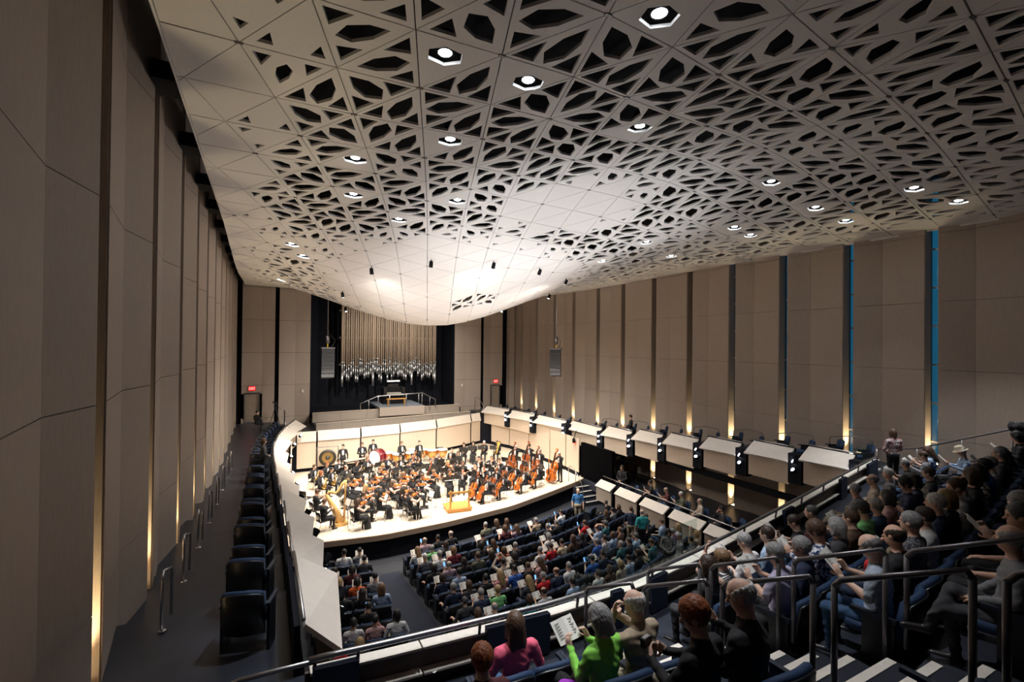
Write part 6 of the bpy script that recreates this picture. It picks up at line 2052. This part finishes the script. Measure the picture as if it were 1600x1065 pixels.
loc, rz, _w = b_near(1163, 950, 3)
person('near_book', loc, rz + 0.25, 'balding white haired man in black shirt reading beside the ginger haired woman', 'black', 'black', ('bald', 'white'), 1, 'balcony audience', 1.05)
held(BOOK, 'programme', 'white programme held by the balding man in black', 'booklet', loc, rz + 0.25, (0, 0.42, 0.98), 0.7, 'programmes')
loc, rz, _w = b_near(776, 1052, 2)
person('sit_rest', loc, rz, 'red brown haired person seated behind the woman in pink', 'maroon', 'black', ('wave', 'red'), 1, 'balcony audience', 0.93)
loc, rz, _w = b_near(1132, 876)
person('near_raise', loc, rz + 0.2, 'light brown haired woman in striped top raising one arm to her hair', 'striped black and white', 'black', ('wave', 'light brown'), 1, 'balcony audience', 0.97)
BALC = [
    (1102, 888, 'black', 'long', 'dark brown', 'r'), (1168, 854, 'white', 'short', 'grey', 'b'), (1205, 846, 'light blue', 'short', 'dark brown', 'r'), (1207, 876, 'lavender', 'short', 'grey', 'b'), (1235, 873, 'navy', 'wave', 'grey', 'r'),
    (1251, 821, 'black', 'short', 'dark brown', 'b'), (1276, 816, 'maroon', 'crop', 'dark grey', 'r'), (1300, 838, 'blue and white flowered', 'wave', 'brown', 'b'), (1311, 823, 'dark grey', 'bob', 'grey', 'r'), (1326, 845, 'brown', 'short', 'brown', 'r'),
    (1355, 863, 'grey checked', 'bald', 'grey', 'b'), (1395, 861, 'black', 'bald', 'dark brown', 'r'), (1429, 843, 'dark plaid', 'short', 'grey', 'r'), (1452, 826, 'white', 'short', 'dark brown', 'r'), (1336, 790, 'green', 'wave', 'dark grey', 'b'),
    (1347, 773, 'grey', 'short', 'grey', 'c'), (1372, 791, 'denim blue', 'short', 'grey', 'c'), (1400, 791, 'pale pink', 'bob', 'dark grey', 'r'), (1371, 753, 'beige', 'bald', 'grey', 'r'), (1390, 742, 'grey', 'short', 'white', 'r'),
    (1409, 723, 'black', 'short', 'grey', 'b'), (1426, 761, 'navy', 'wave', 'black', 'p'), (1450, 755, 'navy', 'bob', 'dark brown', 'r'), (1466, 736, 'dark grey', 'short', 'brown', 'r'), (1470, 801, 'navy', 'short', 'white', 'r'),
    (1511, 798, 'black', 'bob', 'blond', 'r'), (1560, 766, 'grey patterned', 'bald', 'brown', 'b'), (1557, 746, 'zebra print', 'bob', 'black', 'r'), (1574, 728, 'light grey', 'short', 'grey', 'r'), (1590, 715, 'dark grey', 'short', 'grey', 'r'),
    (1402, 706, 'grey', 'short', 'brown', 'b'), (1427, 706, 'light blue', 'long', 'brown', 'b'), (1488, 704, 'light blue', 'short', 'grey', 'b'), (1583, 853, 'grey', 'bald', 'grey', 'c'), (1574, 682, 'black', 'bob', 'black', 'b'),
    (1530, 735, 'blue', 'short', 'black', 'r'), (1590, 790, 'olive', 'short', 'grey', 'b'), (1540, 820, 'dark grey', 'short', 'dark grey', 'r'), (1490, 770, 'light grey', 'short', 'brown', 'r'), (1515, 755, 'black', 'bob', 'brown', 'r'),
    (1590, 745, 'black', 'short', 'brown', 'r'), (1545, 700, 'black', 'long', 'dark brown', 'b')]
ROWMAP = {u: n for n, us in ((1, (1102, 1168, 1205, 1251, 1276, 1347, 1371, 1390, 1409, 1402, 1427)), (2, (1207, 1235, 1300, 1311, 1326, 1336, 1372, 1400, 1426, 1450, 1466, 1488)),
          (3, (1355, 1395, 1429, 1452, 1470, 1511, 1560, 1557)), (4, (1583,))) for u in us}
for (u, v, top, ht, hc_, do) in BALC:
    loc, rz, where = b_place(u, v, ROWMAP.get(u))
    seat_person(loc, rz + arng.uniform(-.05, .35), where, top, ht, hc_, do, 'balcony audience')
q = at(1377, 693, BF + 1.55)
person('stand_clasp', (17.0, 7.3, BF), -0.5, 'brown haired woman in flowered blouse standing at the right end of the balcony rail', 'white and red flowered', 'black', ('bob', 'brown'), 1, 'balcony audience', 0.95, cloth('white and red flowered'))
# hat, coats and bags
def lump(name, label, cat, loc, size, m, seed, rz=0.0, res=0.014, extra=()):
    f = Field((-size[0] * 1.5, -size[1] * 1.5, -size[2] * 1.6), (size[0] * 1.5, size[1] * 1.5, size[2] * 1.6), res)
    q = random.Random(seed)
    for k in range(9):
        f.ell((q.uniform(-.6, .6) * size[0], q.uniform(-.6, .6) * size[1], q.uniform(-.5, .5) * size[2]), (size[0] * q.uniform(.35, .6), size[1] * q.uniform(.35, .6), size[2] * q.uniform(.3, .6)), 0, 0.04)
    X, Y, Z = f.grid()
    f.F = f.F + (0.007 * np.sin(X * 45 + 3 * np.sin(Z * 20 + seed)) * np.sin(Y * 38 + seed)).astype(np.float32)
    o = link(name, f.mesh(name, [m]))
    o.location = loc
    o.rotation_euler = (0, 0, rz)
    return tag(o, unique(label), cat)


q = at(852, 1056, 5.26 + 0.55)
lump('jacket', 'bright purple jacket heaped on a seat behind the woman in lime green', 'jacket', (q[0], row_y(2, q[0]) + 0.02, 5.30 + 0.52), (0.26, 0.16, 0.16), mat('cloth_bright_purple', (0.36, 0.03, 0.52), 0.8, noise=0.2, scale=12, bump=0.3), 3)
lump('handbag', 'black handbag lying on the purple jacket', 'bag', (q[0] + 0.24, row_y(2, q[0]) + 0.05, 5.30 + 0.60), (0.13, 0.12, 0.13), ebony, 5)
q = at(1492, 866, 5.75 + 0.75)
lump('jacket', 'red jacket draped over a balcony seat back', 'jacket', (6.75, row_y(3, 6.75) + 0.30, 5.75 + 0.58), (0.24, 0.15, 0.14), cloth('red'), 8)
lump('jacket', 'dark coat hung over the guard rail at the far right', 'coat', (17.95, 4.9, 6.9), (0.16, 0.18, 0.26), blk_cloth, 9)
for n, (x, dy) in enumerate(((0.85, 0.0), (1.35, 0.02), (1.9, -.01), (3.7, 0.0), (8.3, 0.0), (11.2, 0.0))):
    t = inst(BOOK, 'programme', unique('programme left on the balcony ledge, %s from the left' % ORD[n]), 'booklet', (0, 0, 0), 0, 'programmes')
    t.matrix_basis = Matrix.Translation((x, rail_y(x) + 0.045 + dy, BF + 0.187)) @ Matrix.Rotation(0.3 * n, 4, 'Z') @ Matrix.Rotation(-1.571, 4, 'X') @ Matrix.Scale(0.5, 4)
hat_h = [o for o in col.objects if o.get('label', '').startswith('grey haired person in light blue, reading, second balcony row')]
if hat_h:
    o = hat_h[0]
    Hm = POSES[[k for k, v in POSES.items() if v[0] == o.data][0]][1]
    h = part('straw_hat', MB().lathe([(0.165, 0.030), (0.16, 0.036), (0.100, 0.055), (0.095, 0.13), (0.07, 0.155), (0.0, 0.158)], 22), mat('straw', (0.55, 0.48, 0.36), 0.7, noise=0.1, scale=60, bump=0.3), o, True, 'pale straw hat')
    h.matrix_local = Hm
# red work light and a jib camera by the stage's right exit
t = thing('work_light', 'small black lamp with red filter hanging below the right gallery front', 'lamp', (17.0, 24.0, 3.0))
part('housing', MB().tube([(0, 0, 0.28), (0, 0, 0.20), (0, -0.05, 0.0)], [0.05, 0.10, 0.10], 12), black, t, True)
part('filter', MB().tube([(0, -0.05, 0.0), (0, -0.055, -0.02)], [0.09, 0.09], 12), exit_red, t, True)
part('bracket', MB().tube([(0, 0, 0.25), (0.2, 0, 0.75)], 0.025, 6), black, t)
t = thing('jib_camera', 'dark camera crane standing in the shadow below the right gallery', 'camera', (19.1, 21.6, 1.0))
part('tripod_leg', MB().tube([(0, 0, 1.1), (0.5, 0.2, 0)], 0.03, 6), ebony, t)
part('tripod_leg', MB().tube([(0, 0, 1.1), (-0.4, 0.35, 0)], 0.03, 6), ebony, t)
part('tripod_leg', MB().tube([(0, 0, 1.1), (0.0, -0.5, 0)], 0.03, 6), ebony, t)
part('arm', MB().tube([(0.7, 0.3, 1.0), (0, 0, 1.2), (-0.9, -0.3, 1.55)], 0.04, 6), ebony, t)
part('head', MB().box(-1.08, -0.82, -0.42, -0.18, 1.42, 1.66), ebony, t)
part('counterweight', MB().tube([(0.68, 0.29, 1.0), (0.80, 0.33, 0.98)], 0.11, 10), dark_steel, t, True)
for n in range(1, 9):
    for s, b, i in b_seats(n):
        y = row_y(n, s)
        u, v = px((s, y, row_z(n) + 0.8))
        d = s * _f[0] + y * _f[1]
        if d < 1.3 or not (-60 < u < 1720) or v > 1250:
            continue
        inst(SEAT, 'theatre_seat', unique('blue theatre seat, %s balcony row, %s %s of aisle' % (ORD[n - 1], ORD[i], 'left' if b == 'L' else 'right')), 'seat', (s, y, row_z(n)), math.atan(rail_y(s + .5) - rail_y(s - .5)), 'balcony seats')
